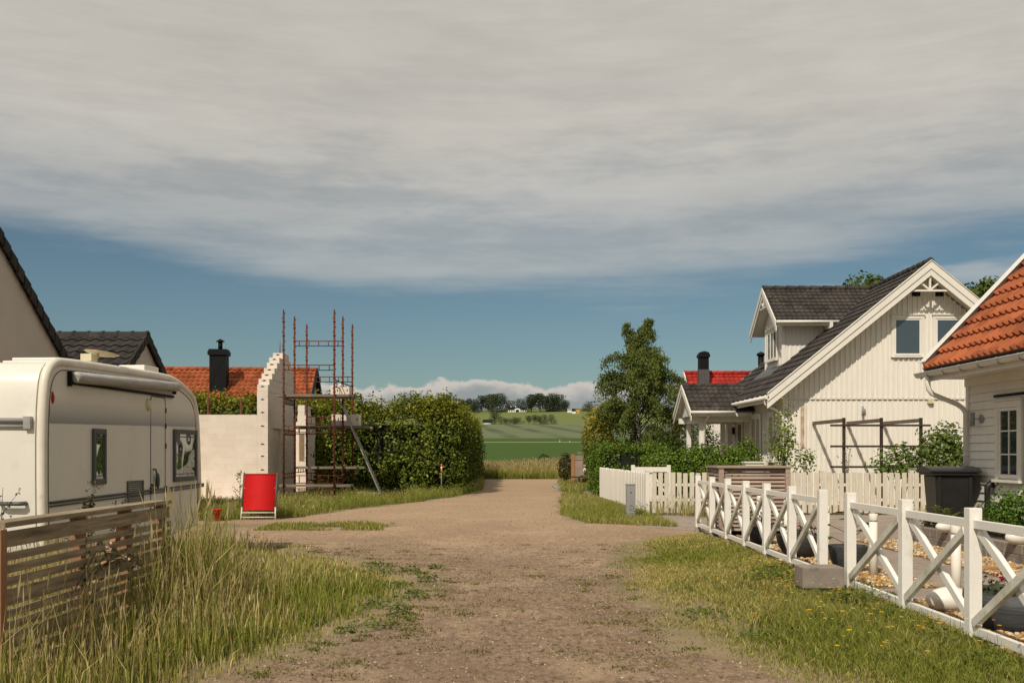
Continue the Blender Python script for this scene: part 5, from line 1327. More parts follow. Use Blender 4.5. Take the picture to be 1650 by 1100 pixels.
def birch(loc, label):
    rng = np.random.default_rng(91); t = thing('birch_tree', label, 'tree', loc)
    prof = [(1.0,2.1),(2.4,2.2),(3.6,2.25),(4.5,2.1),(5.1,1.6),(5.7,1.05),(6.4,.65),(7.0,.42),(7.8,.15)]
    rz_ = lambda z: np.interp(z, [p[0] for p in prof], [p[1] for p in prof])
    trunk = [(0,0,-.05),(.02,0,1.5),(-.04,.02,3.2),(.06,0,4.8),(.12,.02,6.2),(.36,0,7.5)]
    mb = MB(); mb.tube(trunk, [.13,.11,.09,.06,.035,.01], 10)
    bb_ = MB(); P = []; NR = []
    lead2 = [(.03,0,4.2),(-.25,.05,5.3),(-.45,.0,6.1),(-.5,.0,6.7)]; mb.tube(lead2, [.05,.035,.02,.008], 8)
    tx = lambda z: np.interp(z, [p[2] for p in trunk], [p[0] for p in trunk])
    n = 96
    for k in range(n):
        z0 = .9+6.45*(k/n)**1.12; a = k*2.4+rng.uniform(-.6,.6); L = rz_(z0+.35)*rng.choice([.45,.75,1.0,1.22])
        rise = rng.uniform(.35,.7)*L+.12; b0 = np.array([tx(z0),0,z0]); pts = []
        if z0 > 4.6 and k % 3 == 0: b0[0] = np.interp(z0, [p[2] for p in lead2], [p[0] for p in lead2]); L *= .75; b0[2] = min(z0, 6.3)
        for s in np.linspace(0,1,7):
            r = L*s; zz = z0+rise*math.sin(s*2.0)-.25*L*s**3
            pts.append(b0*np.array([1,1,0])+np.array([r*math.cos(a), r*math.sin(a), zz]))
        bb_.tube(pts, [.028*(1-s*.85) for s in np.linspace(0,1,7)], 5)
        m = int(400*(.40+L/1.6)); s = rng.uniform(.2,1.02,m)**.6
        q = np.array([np.interp(s, np.linspace(0,1,7), [p[i] for p in pts]) for i in range(3)]).T
        # twigs hang from the branch in strands
        strand = rng.integers(0, 9, m); so_ = rng.normal(0,.11,(9,3)); hang = rng.exponential(.20, m)
        q = q+so_[strand]*np.array([1,1,.5])+rng.normal(0,.05,(m,3)); q[:,2] -= hang*np.clip(1.1-(z0-5.5)*.4, .3, 1)
        P.append(q); NR.append(rng.normal(0,.6,(m,3))+np.array([math.cos(a)*.6, math.sin(a)*.6-.2, .5]))
    P = np.concatenate(P); NR = np.concatenate(NR)
    mb.build('trunk', MT['birchbark'], t); bb_.build('branches', MT['bark'], t)
    cols = [(.085,.115,.022),(.11,.14,.027),(.06,.085,.017),(.15,.165,.038)]
    leaves_obj('crown', P, NR, .10*rng.uniform(.7,1.25,len(P)), cols, rng, t, droop=.55, ratio=.6)
birch((5.68,44.6,0), 'tall weeping birch standing behind the clipped hedge')

def tree(name, loc, h, r, n, size, cols, seed, label, group=None, z0f=.25, mat='leaf', squash=1.0, trunk=True):
    """far tree: trunk and a crown of several leaf clumps"""
    rng = np.random.default_rng(seed); t = thing(name, label, 'tree', loc, 0, group)
    nb = rng.integers(7, 11); P = []; NR = []
    for k in range(nb):
        a = rng.uniform(0,6.28); f = rng.uniform(0,1); zc = h*(z0f+.15+(.70-z0f)*f); rr = r*(.62-.3*abs(f-.4)); off = r*rng.uniform(.25,.62)*(1-.55*f)
        if k == 0: off = 0; zc = h*.80; rr = r*.5
        c = np.array([off*math.cos(a), off*math.sin(a), zc]); m = n//nb
        d = rng.normal(size=(m,3)); d /= np.linalg.norm(d,axis=1,keepdims=True); ra = rng.uniform(.5,1.05,m)
        q = c+d*ra[:,None]*np.array([rr,rr,rr*squash*.95]); q[:,2] = np.clip(q[:,2], h*.06, h*1.02); P.append(q); NR.append(d+rng.normal(0,.5,(m,3)))
    P = np.concatenate(P); NR = np.concatenate(NR)
    leaves_obj('crown', P, NR, size*rng.uniform(.6,1.3,len(P)), cols, rng, t, mat=mat, ratio=.8)
    if trunk:
        mb = MB(); mb.tube([(0,0,-.3),(0,0,h*.3),(r*.1,0,h*.65)], [h*.022,h*.016,h*.006], 7)
        for k in range(3): mb.tube([(0,0,h*.35),(r*.5*math.cos(k*2.1),r*.5*math.sin(k*2.1),h*.62)], [h*.01,h*.003], 5)
        mb.build('trunk', MT['bark'], t)
    return t
PG = [(.085,.125,.028),(.11,.15,.035),(.06,.09,.02)]
for k, (x, y, h, r, lb) in enumerate(((21.0,60,12.0,2.2,'green treetop showing behind the dormer roof'),(22.6,62,12.1,1.6,'small treetop beside the main roof slope'),(27.6,60,11.7,1.6,'treetop right of the white gable, left of its neighbour'),(29.3,61,12.2,1.7,'treetop touching the orange roof verge'))):
    tree('garden_tree', (x,y,0), h*1.165, r, 3200, .26, PG, 120+k, lb, 'treetops behind the houses', squash=1.25)

def far(px, Y): return (px-825)*Y/1604
FD = [(.040,.056,.030),(.052,.068,.034),(.032,.046,.027)]  # dark far foliage, with distance haze put into the leaf colour
FM = [(.062,.080,.038),(.075,.092,.042),(.050,.066,.032)]
FP = [(.075,.09,.045),(.09,.10,.05),(.06,.075,.036)]
HILL = [ # crop x, base y, top y, width in the enlarged view; distance; palette; label
 (40,380,243,80,1140,FD,'dark tree at the left end of the hill wood, just above the hedge'),
 (115,375,236,80,1150,FD,'dark tree second from the left in the hill wood'),
 (190,388,243,90,1120,FD,'grey-green tree left of the tall rounded oak in the hill wood'),
 (275,392,218,115,1130,FD,'tall rounded dark tree in the left part of the hill wood'),
 (360,400,226,95,1140,FD,'dark tree between the tall rounded tree and the broad one'),
 (405,440,240,150,1090,FM,'broad mid-green tree front left of the long farmhouse'),
 (490,420,222,165,1110,FD,'broadest dark tree touching the left end of the long farmhouse'),
 (615,350,248,120,1150,FD,'tree behind the left half of the farmhouse roof'),
 (745,350,232,125,1150,FD,'tree behind the right half of the farmhouse roof'),
 (850,360,226,75,1150,FM,'thin tall treetop above the right end of the farmhouse'),
 (875,445,255,140,1085,FD,'dark tree at the right end of the farmhouse'),
 (975,445,246,140,1090,FD,'dark tree second right of the farmhouse'),
 (1050,440,270,120,1080,FD,'lower dark tree in the middle of the right-hand wood'),
 (1130,442,243,130,1085,FD,'tallest dark tree in the right-hand wood'),
 (1215,432,250,150,1090,FD,'broad dark tree near the right edge of the wood'),
 (1290,428,305,90,1085,FD,'small dark tree ending the wood towards the yellow house'),
 (1568,426,322,100,1080,FD,'single small round tree right of the yellow house'),
 (1500,428,395,55,1080,FD,'low dark bush between the yellow house and the single tree'),
 (225,397,362,80,1075,FM,'low shrub below the left wood'),
 (430,548,380,115,640,FM,'rounded willow at the left end of the field bushes'),
 (500,556,475,95,632,FP,'pale round bush next to the rounded willow'),
 (560,556,490,62,630,FD,'dark round bush among the pale field bushes'),
 (618,556,490,80,632,FP,'pale bush between two dark field bushes'),
 (668,558,470,62,634,FM,'pointed green bush left of the dark round one'),
 (716,561,486,80,630,FD,'dark round bush in the middle of the field row'),
 (782,548,515,55,645,FM,'small low bush before the poplar row'),
 (835,563,468,78,628,FP,'first pale poplar of the row in the field'),
 (905,563,460,82,628,FP,'second pale poplar of the row in the field'),
 (970,563,467,70,628,FP,'third pale poplar of the row in the field'),
 (1030,563,457,76,628,FP,'fourth pale poplar of the row in the field'),
 (1110,561,457,92,628,FM,'last and darkest poplar at the right end of the row'),
]
for k, (cx, by, ty, wd, Y, pal, lb) in enumerate(HILL):
    x = far(740+cx/7.5, Y); z = float(terr(x, Y)); h = (by-ty)/7.5*Y/1604; r = wd/7.5*Y/1604*(.98 if Y > 800 else .95)
    tree('hill_tree' if Y > 800 else 'field_bush', (x,Y,z-.3), h*1.10, r, 1500 if Y > 800 else 900, h*.075, pal, 200+k, lb, 'trees on the far hill' if Y > 800 else 'bushes in the far field', mat='leaf_far', z0f=.02, squash=1.15 if h < r*2.0 else 1.4)
# farmhouses
Y = 1100; x0 = far(818.7,Y); x1 = far(848.8,Y); zc = float(terr((x0+x1)/2,Y)); cx = (x0+x1)/2
fh = thing('farmhouse', 'long white farmhouse with black roof and central gable on the far hill', 'house', (cx,Y,zc)); hw = (x1-x0)/2
MT['farwhite'] = M('limewash', (.78,.76,.72), .8, .03, .5)
mb = MB(); mb.box(-hw,hw,0,7,-1.5,2.4); mb.prism([(-3.4,2.4),(3.4,2.4),(3.4,2.6),(2.6,3.5),(1,4.1),(-1,4.1),(-2.6,3.5),(-3.4,2.6)], 'y', -.4, 3.5); mb.box(-3.4,3.4,-.4,0,-1.5,2.4); mb.build('wall', MT['farwhite'], fh)
mb = MB(); mb.prism([(-.5,2.42),(3.5,5.8),(7.5,2.42)], 'x', -hw-.3, hw+.3); rf = mb.build('roof', MT['dark'], fh)
for cx_ in (-hw+3.2, -2, hw-1.2):
    mb = MB(); mb.box(cx_-.5,cx_+.5,3.1,3.9,5.5,6.6); mb.build('chimney', MT['farwhite'], rf)
for k in range(8):
    xx = -hw+1.6+k*(2*hw-3.2)/7
    if abs(xx) > 3.6:
        mb = MB(); mb.box(xx-.55,xx+.55,-.05,-.002,.4,1.8); mb.build('window', MT['glass'], fh)
mb = MB(); mb.box(-1.8,1.8,-.45,-.402,-.2,1.7); mb.prism([(-1.8,1.7),(1.8,1.7),(1.1,2.5),(-1.1,2.5)], 'y', -.45, -.402); mb.build('door', MT['dark'], fh)
Y = 1020; cx = far(929,Y); zc = float(terr(cx,Y))
yh = thing('yellow_house', 'small yellow gabled house with black roof on the far hill', 'house', (cx,Y,zc))
mb = MB(); mb.prism([(-1,-1),(3.6,-1),(3.6,2.6),(1.3,4.6),(-1,2.6)], 'y', 0, 9); mb.build('wall', M('ochre_wall', (.55,.36,.10), .8), yh)
mb = MB(); mb.prism([(-1.4,2.5),(1.3,4.9),(4.0,2.5),(4.0,2.7),(1.3,5.15),(-1.4,2.7)], 'y', -.3, 9.3); mb.prism([(-.2,2.4),(-.2,2.6),(3,5),(6.2,2.6),(6.2,2.4)], 'x', -4.6, -1.0); mb.build('roof', MT['dark'], yh)
mb = MB(); mb.box(-4.4,-1.0,.2,6,-1,2.4); mb.build('wing', MT['farwhite'], yh)
for xx in (.1, 2.5):
    mb = MB(); mb.box(xx-.45,xx+.45,-.05,-.002,.6,2.0); mb.build('window', MT['glass'], yh)
x = far(919,Y+30); wh2 = MB(); wh2.box(-3,3,0,5,-1,2.2); o_ = thing('white_barn', 'little white outbuilding left of the yellow house on the hill', 'barn', (x,Y+30,float(terr(x,Y+30)))); wh2.build('wall', MT['farwhite'], o_)
mb = MB(); mb.prism([(-.4,2.2),(2.5,4.0),(5.4,2.2)], 'x', -3.3, 3.3); mb.build('roof', MT['alu'], o_)
Y = 645; x = far(785.5,Y); o_ = thing('low_shed', 'low dark-roofed shed with white wall left of the field bushes', 'shed', (x,Y,float(terr(x,Y))))
mb = MB(); mb.box(-2.5,2.8,0,4,-1,1.1); mb.build('wall', MT['farwhite'], o_); mb = MB(); mb.prism([(-.5,1.1),(2,2.9),(4.5,1.1)], 'x', -3.2, 3.4); mb.build('roof', MT['dark'], o_)
for k, (px_, hh) in enumerate(((902.5,.75),(918.5,.4))):
    x = far(px_,309); mb = MB(); mb.box(-.06,.06,-.04,.04,0,hh); mb.box(-.065,.065,-.045,.045,hh*.75,hh*.86,1)
    o = mb.build('road_marker', [MT['stonewhite'], MT['dark']], loc=(x,311,float(terr(x,311)))); tag(o, ('taller' if k == 0 else 'shorter, right-hand')+' white marker post beside the far field track', 'marker', 'field track markers')
bush('lone_weed', (far(876.5,71),71,0), .42, .3, 1.55, 260, .16, [(.05,.08,.02),(.06,.09,.022)], 140, 'single leafy weed standing over the pale verge at the track end', z0=.6)

# ------------------------------------------------------------------ grass
def blades(P, H, Wd, lean, cols, rng, head=None, headcol=(.34,.27,.14), base_z=0., dirbias=None):
    n = len(P); a = rng.uniform(0,6.28,n); d = np.stack([np.cos(a),np.sin(a)],1)
    if dirbias is not None: d = d*.7+np.array(dirbias)*.5
    b = rng.uniform(0,6.28,n); wv = np.stack([np.cos(b),np.sin(b)],1)*Wd[:,None]*.5
    z = np.full((n,1), base_z)
    base = np.concatenate([P, z],1); mid = np.concatenate([P+d*(lean*H*.28)[:,None], z+(H*.58)[:,None]],1); tip = np.concatenate([P+d*(lean*H)[:,None], z+(H*(1-.35*lean**2))[:,None]],1)
    w3 = np.concatenate([wv, np.zeros((n,1))],1)
    V = np.stack([base-w3, base+w3, mid+w3*.8, mid-w3*.8, tip],1).reshape(-1,3)
    k = np.arange(n)[:,None]*5
    Q = k+np.array([[0,1,2,3]]); T3 = k+np.array([[3,2,4]])
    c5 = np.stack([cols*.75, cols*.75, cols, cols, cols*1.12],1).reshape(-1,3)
    if head is not None and head.any():
        idx = np.where(head)[0]; m = len(idx); t = tip[idx]; dirv = (tip[idx]-mid[idx]); dirv /= np.linalg.norm(dirv,axis=1,keepdims=True)
        L = (H[idx]*rng.uniform(.12,.24,m))[:,None]; ww = w3[idx]/(np.linalg.norm(w3[idx],axis=1,keepdims=True)+1e-9)*np.clip(Wd[idx]*rng.uniform(.9,1.8,m), .005, .02)[:,None]
        hv = np.stack([t-dirv*L*.55, t+ww-dirv*L*.1, t+dirv*L*.5, t-ww-dirv*L*.1],1).reshape(-1,3)
        hq = np.arange(m)[:,None]*4+np.array([[0,1,2,3]])+len(V); V = np.concatenate([V,hv]); Q = np.concatenate([Q,hq])
        hc = np.clip(np.array(headcol)*(1+rng.normal(0,.2,(m,1))),.01,1); c5 = np.concatenate([c5, np.repeat(hc,4,axis=0)])
    return V, Q, T3, np.clip(c5,.004,1)
def grass_obj(name, parts):
    V=[];Q=[];T=[];C=[];o=0
    for v,q,t,c in parts: V.append(v);Q.append(q+o);T.append(t+o);C.append(c);o+=len(v)
    return struct(np_mesh(name, np.concatenate(V), np.concatenate(Q), np.concatenate(T), tint=np.concatenate(C), mats=MT['grass']), 'stuff')
def n2(P, seed, s):
    return lump(np.concatenate([P, np.zeros((len(P),1))],1), seed, s)
def sample(x0,x1,y0,y1,n,rng): return np.stack([rng.uniform(x0,x1,n), rng.uniform(y0,y1,n)],1)
GREEN = np.array([(.21,.225,.04),(.255,.26,.05),(.155,.18,.03)]); STRAW = np.array([(.46,.36,.15),(.38,.295,.115),(.55,.45,.22)]); OLIVE = np.array([(.27,.24,.06),(.235,.22,.052),(.32,.27,.08)])
def mixcols(n, straw, rng, a=None, b=None):
    a = GREEN if a is None else a; b = STRAW if b is None else b
    ca = a[rng.integers(0,len(a),n)]; cb_ = b[rng.integers(0,len(b),n)]; k = (rng.uniform(0,1,n) < straw)[:,None]
    return np.clip(np.where(k, cb_, ca)*(1+rng.normal(0,.16,(n,1))),.005,1)
rng = np.random.default_rng(301)
# tall meadow grass on the left verge
P = sample(-5.0,-.9,5.5,17.5,88000,rng); d = left_edge(P[:,1])+.16*n2(P,4,3.0)-P[:,0]
keep = (d > -.12) & (rng.uniform(0,1,len(P)) < np.clip(.12+d/.6,0,1)*(.40+.45*(n2(P,6,5) > -.3))) & ~((np.abs(P[:,0]+3.2) < .1) & (P[:,1] < 9.3)); P = P[keep]; d = d[keep]
keep = rng.uniform(0,1,len(P)) < np.where(P[:,0] < -3.3, .45, 1); P = P[keep]; d = d[keep]; n = len(P)
H = np.interp(d,[-.2,0,.3,.8,1.4,2.4],[.025,.04,.075,.17,.29,.38])*rng.beta(2,2.2,n)*2.0*.95*(1+.25*n2(P,8,1.8))
H = H*1.0; front = (P[:,0] > -3.15) & (P[:,0] < -2.0) & (P[:,1] < 8.3); H = np.where(front, H*1.55, H); H = np.where(front & (P[:,1] < 7.1) & (P[:,0] < -2.35) & (rng.uniform(0,1,n) < .7), np.minimum(H*1.7, .74), H); spot = np.exp(-(((P[:,0]+2.93)/.36)**2+((P[:,1]-9.2)/1.0)**2)); H = np.minimum(H*(1+1.55*spot), 1.22)
H = np.where((P[:,0] < -3.2), np.minimum(H*1.3, .75), H); H = H*np.interp(P[:,1],[9.5,11,13,15,17],[1,.78,.5,.28,.2])
near = (P[:,1] < 7.4) & (P[:,0] < -1.5); 
straw = np.clip(.14+.5*n2(P,9,1.6)+.25*n2(P,10,4)+.9*np.clip(H-.2,0,.5)+np.where(near,.28,0)+np.where(d < .35,.2,0)-.75*spot,.04,.92)
cols = mixcols(n,straw,rng); 
head = (H > .32) & (rng.uniform(0,1,n) < .30)
Wd = np.where(head,.0044,rng.uniform(.0045,.0115,n))*np.clip(P[:,1]/8,1,2.2)
cols[head] = mixcols(head.sum(),np.full(head.sum(),.6),rng,OLIVE,STRAW)
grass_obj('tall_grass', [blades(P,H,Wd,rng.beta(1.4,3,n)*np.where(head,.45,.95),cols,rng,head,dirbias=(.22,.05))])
# shorter turf on the right verge
P = sample(1.1,FX,5.5,19.7,190000,rng); d = P[:,0]-right_edge(P[:,1])+.2*n2(P,14,2.8)
keep = (d > -.12) & (rng.uniform(0,1,len(P)) < np.clip(.10+d/.9,0,1)*(.22+.78*(n2(P,16,4)+.6*n2(P,17,11) > -.32))); P = P[keep]; d = d[keep]; n = len(P)
lush = .5*np.exp(-((FX-P[:,0])/.3)**2)*(P[:,1] < 12.5)+np.exp(-(((P[:,0]-2.9)/.8)**2+((P[:,1]-9.0)/1.5)**2))+.5*np.exp(-(((P[:,0]-2.6)/.9)**2+((P[:,1]-7.2)/.8)**2))
H = np.interp(d,[-.2,0,.5,1.2,2.2],[.012,.02,.035,.055,.065])*rng.uniform(.5,1.5,n)*(1+1.3*np.clip(lush,0,1))*(1+.35*n2(P,18,2))
straw = np.clip(.50-.36*np.clip(lush,0,1)+.55*n2(P,19,1.5)+.25*n2(P,20,5)+np.where(d < .5,.2,0),.03,.95)
cols = mixcols(n,straw,rng,GREEN*.95,OLIVE*.55+STRAW*.5)
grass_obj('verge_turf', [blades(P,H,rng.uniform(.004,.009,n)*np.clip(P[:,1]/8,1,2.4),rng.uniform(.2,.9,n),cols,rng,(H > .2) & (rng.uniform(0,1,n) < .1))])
# verges farther off
parts = []
def far_patch(x0,x1,y0,y1,n,fn,h0,h1,straw,wd,heads=.15,seed=1,nz=2.0):
    P = sample(x0,x1,y0,y1,n,rng); P = P[fn(P)]; m = len(P); H = rng.uniform(h0,h1,m)*(1+.35*n2(P,seed,nz)); s = np.clip(straw+.3*n2(P,seed+1,1.1),.03,.95)
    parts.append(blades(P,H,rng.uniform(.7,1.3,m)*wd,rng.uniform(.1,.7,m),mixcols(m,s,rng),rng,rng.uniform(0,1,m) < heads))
far_patch(1.0,3.5,20.8,38.0,46000,lambda P:(P[:,0] > right_edge(P[:,1])+.12*n2(P,31,3)) & (P[:,0] < 3.62-.0595*(P[:,1]-21)+.0*P[:,0]),.05,.18,.16,.008,.04,32,4)
far_patch(1.6,6,38.9,58,14000,lambda P:(P[:,0] > right_edge(P[:,1])+.3*n2(P,33,1.5)) & ~((P[:,0] > 2.9)&(P[:,1] < 41.5)),.12,.32,.15,.022,.08,34)
far_patch(-7.5,-1.0,23.0,37.2,44000,lambda P:(P[:,0] < left_edge(P[:,1])+.25*n2(P,35,2.5)),.06,.38,.17,.009,.10,36,4)
far_patch(-2.2,-.9,36.8,60,6000,lambda P:(P[:,0] < left_edge(P[:,1])+.15*n2(P,37,2)),.10,.4,.3,.022,.15,38)
far_patch(-7.5,-2.2,19.9,22.9,11000,lambda P:(n2(P,39,1.8)+.9*n2(P,42,4)+.8*(np.abs(P[:,1]-21.4) < .6) > .35) & ((P[:,0] < -2.5+.4*n2(P,40,3)) & (P[:,0] > -5.2)),.03,.10,.15,.013,.02,41)
far_patch(-10.5,-5.0,22.2,31.6,15000,lambda P:(P[:,0] < left_edge(P[:,1])+.4) & ((np.abs(P[:,0]+5.9) > .55) | (P[:,1] > 23.3)) & ((np.abs(P[:,0]+6.75) > .3) | (P[:,1] > 22.95)),.06,.30,.2,.014,.12,43,3.5)
far_patch(-5.2,-3.2,15.8,22,1500,lambda P:(P[:,0] < left_edge(P[:,1])+.3),.05,.2,.45,.012,.4,45)
far_patch(3.55,10.4,23.9,24.9,2600,lambda P:n2(P,47,2) > .15,.1,.5,.35,.012,.3,48)
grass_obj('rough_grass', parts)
# pale ripe grass at the end of the track
parts = []
far_patch(-16,22,60.6,71.5,80000,lambda P:np.ones(len(P),bool),.75,1.06,.80,.017,.5,51,.6)
far_patch(-16,22,59.6,61.2,16000,lambda P:n2(P,52,1.5) > -.7,.3,.6,.08,.028,.1,53,.6)
grass_obj('ripe_grass', parts)
# flat green tufts creeping over the gravel
C = []; 
for k in range(210):
    y = rng.uniform(6.8,17); 
    if rng.uniform() < .5: x = float(left_edge(y))+rng.exponential(.38)
    elif rng.uniform() < .6: x = float(right_edge(y))-rng.exponential(.35)
    else: x = rng.uniform(float(left_edge(y)), float(right_edge(y)))
    m = rng.integers(20,90); r = rng.uniform(.03,.14); C.append(np.stack([rng.normal(x,r,m), rng.normal(y,r*.8,m)],1))
P = np.concatenate(C); n = len(P)
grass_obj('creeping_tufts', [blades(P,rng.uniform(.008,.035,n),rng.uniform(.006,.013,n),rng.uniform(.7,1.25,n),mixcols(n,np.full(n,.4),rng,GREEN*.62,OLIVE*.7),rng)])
# broad-leaved weeds in both verges
def weeds(name, spots, cols, rng, size=.05):
    P = []; 
    for x, y, r, h, m in spots:
        a = rng.uniform(0,6.28,m); q = r*np.sqrt(rng.uniform(0,1,m)); P.append(np.stack([x+q*np.cos(a), y+q*np.sin(a), h*rng.uniform(.1,1,m)*(1.1-q/r*.5)],1))
    P = np.concatenate(P); nr = rng.normal(0,.45,(len(P),3))+np.array([0,-.2,1.])
    o = leaves_obj(name, P, nr, size*rng.uniform(.6,1.4,len(P)), cols, rng); return struct(o,'stuff')
sp = [(3.8+k*.36, 25.45+.25*math.sin(k*2.1), .3, .55+.2*math.sin(k*1.7), 130) for k in range(19)]+[(3.1,11.9,.35,.2,420),(3.45,12.8,.3,.16,300),(3.5,9.9,.3,.28,300),(3.45,9.0,.2,.2,150),(3.2,10.3,.3,.15,240),(3.4,7.9,.2,.18,140),(3.4,7.2,.2,.15,120),(2.3,8.3,.4,.08,260),(1.9,9.5,.35,.06,200),(2.95,23.6,.25,.45,160),(3.3,24.6,.2,.35,110)]
sp += [(-1.45+.45*math.sin(k*2.7), 8.6+k*.2, .10+.10*abs(math.sin(k*1.3)), .06+.05*math.sin(k*2.1)**2, 70) for k in range(26)]
sp += [(-2.35,8.2,.3,.2,220),(-7.0,22.9,.6,.45,420),(-8.1,24.5,.7,.4,400),(-7.6,30.7,.5,.45,300),(-6.6,31.2,.6,.4,300),(-5.3,32.2,.5,.3,200),(-1.5,36.6,.35,.55,260),(-2.4,36.0,.5,.5,260),(-3.3,34.8,.5,.35,200)]
weeds('broadleaf_weeds', sp, [(.10,.135,.022),(.13,.16,.03),(.075,.105,.018)], rng, .042)
# yellow hawkbit flowers
n = 170; P = np.stack([np.clip(rng.normal(3.0,.42,n),1.9,3.68), rng.uniform(7.0,12.2,n)],1); H = rng.uniform(.14,.36,n)
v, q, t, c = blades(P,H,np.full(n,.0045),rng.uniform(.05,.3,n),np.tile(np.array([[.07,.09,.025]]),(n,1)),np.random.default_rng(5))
tips = v[4::5][:n]; s = rng.uniform(.012,.022,n)[:,None]; F = []; 
for k in range(6):
    a = k*math.pi/3; F.append(tips+np.concatenate([np.cos(a)*s, np.sin(a)*s, .25*s],1))
F = np.stack([tips+np.array([0,0,.004])]+F,1).reshape(-1,3); b = np.arange(n)[:,None]*7+len(v)
ft = np.concatenate([b+np.array([[0,1+k,1+(k+1)%6]]) for k in range(6)]); fc = np.repeat(np.array([(.80,.46,.02),(.74,.30,.015),(.84,.55,.03)])[rng.integers(0,3,n)],7,axis=0)
struct(np_mesh('hawkbit_flowers', np.concatenate([v,F]), q, np.concatenate([t,ft]), tint=np.concatenate([c,fc]), mats=MT['grass']),'stuff')
# dock and mugwort stalks by the caravan, wild rose through the fence
def stalk(loc, h, n, size, cols, seed, label, name='tall_weed', spread=.12, branches=9):
    rng = np.random.default_rng(seed); t = thing(name,label,'weed',loc); mb = MB(); P=[]
    mb.tube([(0,0,-.02),(.02,0,h*.5),(.05,.0,h)],[.006,.005,.002],5)
    for k in range(branches):
        z = h*rng.uniform(.35,.9); a = rng.uniform(0,6.28); L = spread*rng.uniform(.6,1.3)*(1.25-z/h)*1.6; e = (L*math.cos(a),L*math.sin(a),z+L*1.3); mb.tube([(.02,0,z),e],[.003,.0015],4)
        m = n//branches; f = rng.uniform(.2,1,m)[:,None]; P.append(np.array([.02,0,z])*(1-f)+np.array(e)*f+rng.normal(0,.012,(m,3)))
    m = n//3; z = rng.uniform(h*.3,h,m); P.append(np.stack([.03+rng.normal(0,.02,m),rng.normal(0,.02,m),z],1)); P = np.concatenate(P)
    mb.build('stem', MT['bark'], t); leaves_obj('foliage', P, rng.normal(0,1,(len(P),3)), size*rng.uniform(.6,1.4,len(P)), cols, rng, t)
MG = [(.045,.05,.028),(.06,.06,.03),(.08,.075,.035)]
stalk((-3.95,9.3,0),1.30,520,.026,MG,61,'dark feathery mugwort stalk in front of the caravan side')
stalk((-3.72,9.5,0),1.12,420,.026,MG,62,'shorter dark mugwort stalk right of the taller one')
stalk((-4.55,8.8,0),1.25,60,.03,MG,63,'bare thin stalk in front of the caravan rear, at the left edge',branches=5,spread=.2)
stalk((-6.75,24.6,0),1.15,160,.035,[(.15,.13,.04),(.11,.11,.03)],64,'tall dry stalk between the red bucket and the deck chair')
t = thing('wild_rose','wild rose shoot with pale pink blooms growing through the slatted fence','shrub',(-3.12,7.3,0)); mb = MB(); PP=[]
rr = np.random.default_rng(66)
for k in range(5):
    pts = [(-.15,-.2+k*.1,.1),(-.05,-.1+k*.16,.55+.04*k),(.03,.1+k*.2,.82-.03*k),(.10,.35+k*.22,.80-.08*k)]; mb.tube(pts,[.006,.005,.004,.002],5)
    s_ = rr.uniform(.2,1,24); q = np.array([np.interp(s_,[0,.4,.75,1],[p[i] for p in pts]) for i in range(3)]).T+rr.normal(0,.035,(24,3)); PP.append(q)
mb.build('stem', MT['bark'], t); PP = np.concatenate(PP); leaves_obj('foliage', PP, rr.normal(0,.6,(len(PP),3))+np.array([.5,0,.7]), .045*rr.uniform(.7,1.3,len(PP)), [(.06,.09,.02),(.09,.11,.03),(.12,.10,.03)], rr, t)
for c_ in ((.12,.42,.74),(.1,.15,.86),(.13,.6,.66)):
    PF = np.array([c_]*7)+rr.normal(0,.014,(7,3)); leaves_obj('bloom', PF, rr.normal(0,.4,(7,3))+np.array([.6,-.4,.4]), .026, [(.75,.50,.45),(.7,.55,.5)], rr, t, ratio=.9)
# raised bed plants
t = bush('garden_shrub', (7.55,14.95,.28), .42, .6, .74, 2300, .06, [(.09,.17,.022),(.12,.20,.028),(.065,.12,.018)], 71, 'bright green low shrub on the raised bed at the right edge', z0=.02, rough=.35, hollow=.2)
bush('garden_shrub', (7.62,16.2,.28), .26, .3, .45, 420, .05, [(.12,.15,.035),(.09,.12,.03)], 72, 'loose yellow-green plant on the raised bed in front of the bin', z0=.02, rough=.4, hollow=.1)
bush('dry_plant', (7.16,17.1,.28), .16, .3, .30, 200, .045, [(.16,.11,.05),(.12,.10,.04)], 73, 'dry brownish plant at the far end of the retaining wall', z0=.02, hollow=.1)
def fern(loc, n, L, seed, label):
    rng = np.random.default_rng(seed); t = thing('fern', label, 'fern', loc); P=[];NR=[];S=[]; mb = MB()
    for k in range(n):
        a = k*6.28/n+rng.uniform(-.3,.3); l = L*rng.uniform(.7,1.1); pts = [(l*.38*s*math.cos(a)*(1+s*.5), l*.38*s*math.sin(a)*(1+s*.5), l*(1.05*s-.32*s**3)) for s in np.linspace(0,1,8)]
        mb.tube(pts,[.004*(1-.8*s) for s in np.linspace(0,1,8)],4)
        for s in np.linspace(.15,1,22):
            c = np.array([np.interp(s,np.linspace(0,1,8),[p[i] for p in pts]) for i in range(3)]); w_ = .09*(1-s)**.7*l/.5+.012
            for sg in (-1,1):
                P.append(c+np.array([-math.sin(a),math.cos(a),.0])*sg*w_*.5); NR.append((math.cos(a)*.3,math.sin(a)*.3,1)); S.append(w_)
    mb.build('stem', MT['bark'], t); P=np.array(P); NR=np.array(NR); S=np.array(S); nn=NR/np.linalg.norm(NR,axis=1,keepdims=True)
    leaves_obj('fronds', P, nn+rng.normal(0,.15,nn.shape), S*1.1, [(.16,.21,.035),(.20,.24,.04)], rng, t, ratio=.35)
fern((7.14,16.35,.28),10,.55,81,'pale green fern on the raised bed beside the bin')
fern((7.28,15.45,.28),10,.6,82,'larger pale green fern at the left of the bright shrub')
fern((7.55,15.75,.28),9,.55,83,'small pale green fern behind the larger fern')

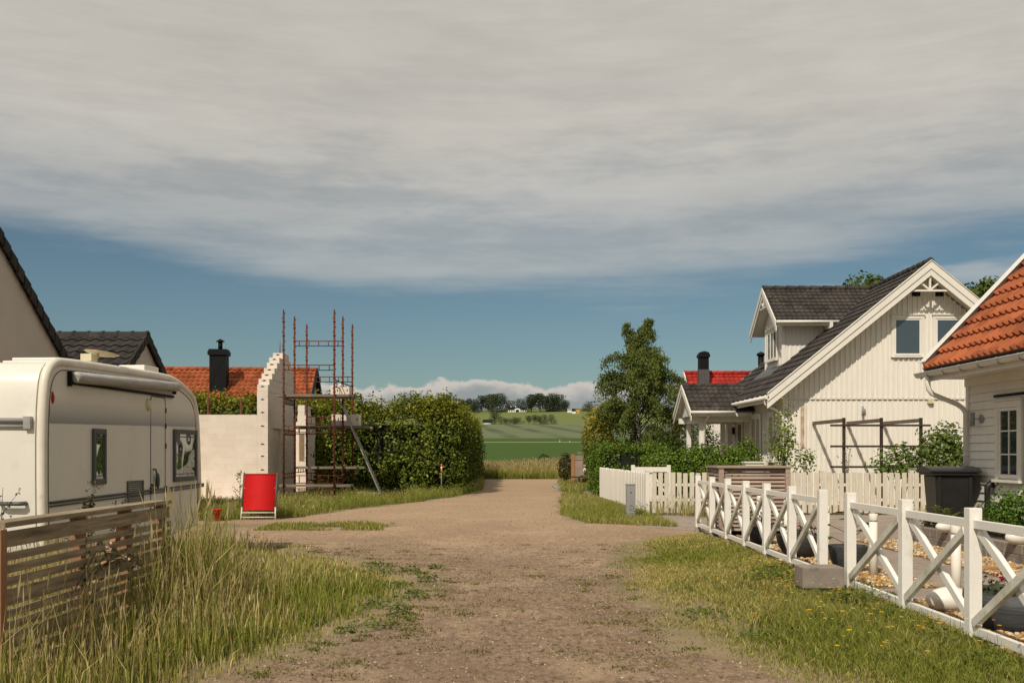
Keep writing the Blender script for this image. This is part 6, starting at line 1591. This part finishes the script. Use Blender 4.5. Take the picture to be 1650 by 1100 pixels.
# ------------------------------------------------------------------ pebbles and loose stones
phi = (1+5**.5)/2
IV = np.array([(-1,phi,0),(1,phi,0),(-1,-phi,0),(1,-phi,0),(0,-1,phi),(0,1,phi),(0,-1,-phi),(0,1,-phi),(phi,0,-1),(phi,0,1),(-phi,0,-1),(-phi,0,1)])/math.sqrt(1+phi*phi)
IF = np.array([(0,11,5),(0,5,1),(0,1,7),(0,7,10),(0,10,11),(1,5,9),(5,11,4),(11,10,2),(10,7,6),(7,1,8),(3,9,4),(3,4,2),(3,2,6),(3,6,8),(3,8,9),(4,9,5),(2,4,11),(6,2,10),(8,6,7),(9,8,1)])
def stones(name, P, r, cols, rng, flat=.6, smooth=True):
    n = len(P); a = rng.uniform(0,6.28,n); sc = r[:,None]*rng.uniform(.65,1.3,(n,3)); sc[:,2] *= flat
    V = IV[None]*(1+rng.uniform(-.16,.16,(n,12,1)))*sc[:,None,:]; ca, sa = np.cos(a)[:,None], np.sin(a)[:,None]
    x = V[...,0]*ca-V[...,1]*sa; y = V[...,0]*sa+V[...,1]*ca; V = np.stack([x,y,V[...,2]],-1)+P[:,None,:]
    T = (np.arange(n)*12)[:,None,None]+IF[None]; c = np.repeat(tints(n,cols,rng,.2),12,axis=0)
    return struct(np_mesh(name, V.reshape(-1,3), None, T.reshape(-1,3), tint=c, mats=MT['pebble'], smooth=smooth),'stuff')
PB = [(.42,.30,.155),(.50,.40,.25),(.36,.20,.075),(.26,.19,.125),(.58,.48,.33),(.46,.25,.075)]
Pp = []
for (x0,x1,y0,y1) in BEDS:
    m = int((x1-x0)*(y1-y0)*620); q = sample(x0,x1,y0,y1,m,rng); Pp.append(np.concatenate([q, np.full((m,1),.020)+rng.uniform(0,.018,(m,1))],1))
Pp = np.concatenate(Pp); stones('pebbles', Pp, rng.uniform(.014,.032,len(Pp)), PB, rng)
q = np.concatenate([sample(-4,4,6,17,26000,rng), sample(-6,3,17,34,9000,rng)]); dl = q[:,0]-left_edge(q[:,1]); dr_ = right_edge(q[:,1])-q[:,0]; keep = (dl > -.1) & (dr_ > -.1); q = q[keep]
r = np.clip(rng.lognormal(-5.2,.42,len(q)),.002,.016); stones('road_stones', np.concatenate([q, (.004+r*.25)[:,None]],1), r, [(.24,.175,.125),(.31,.235,.175),(.15,.105,.075),(.38,.30,.23)], rng, .7, False)
print('objects', len(bpy.data.objects))
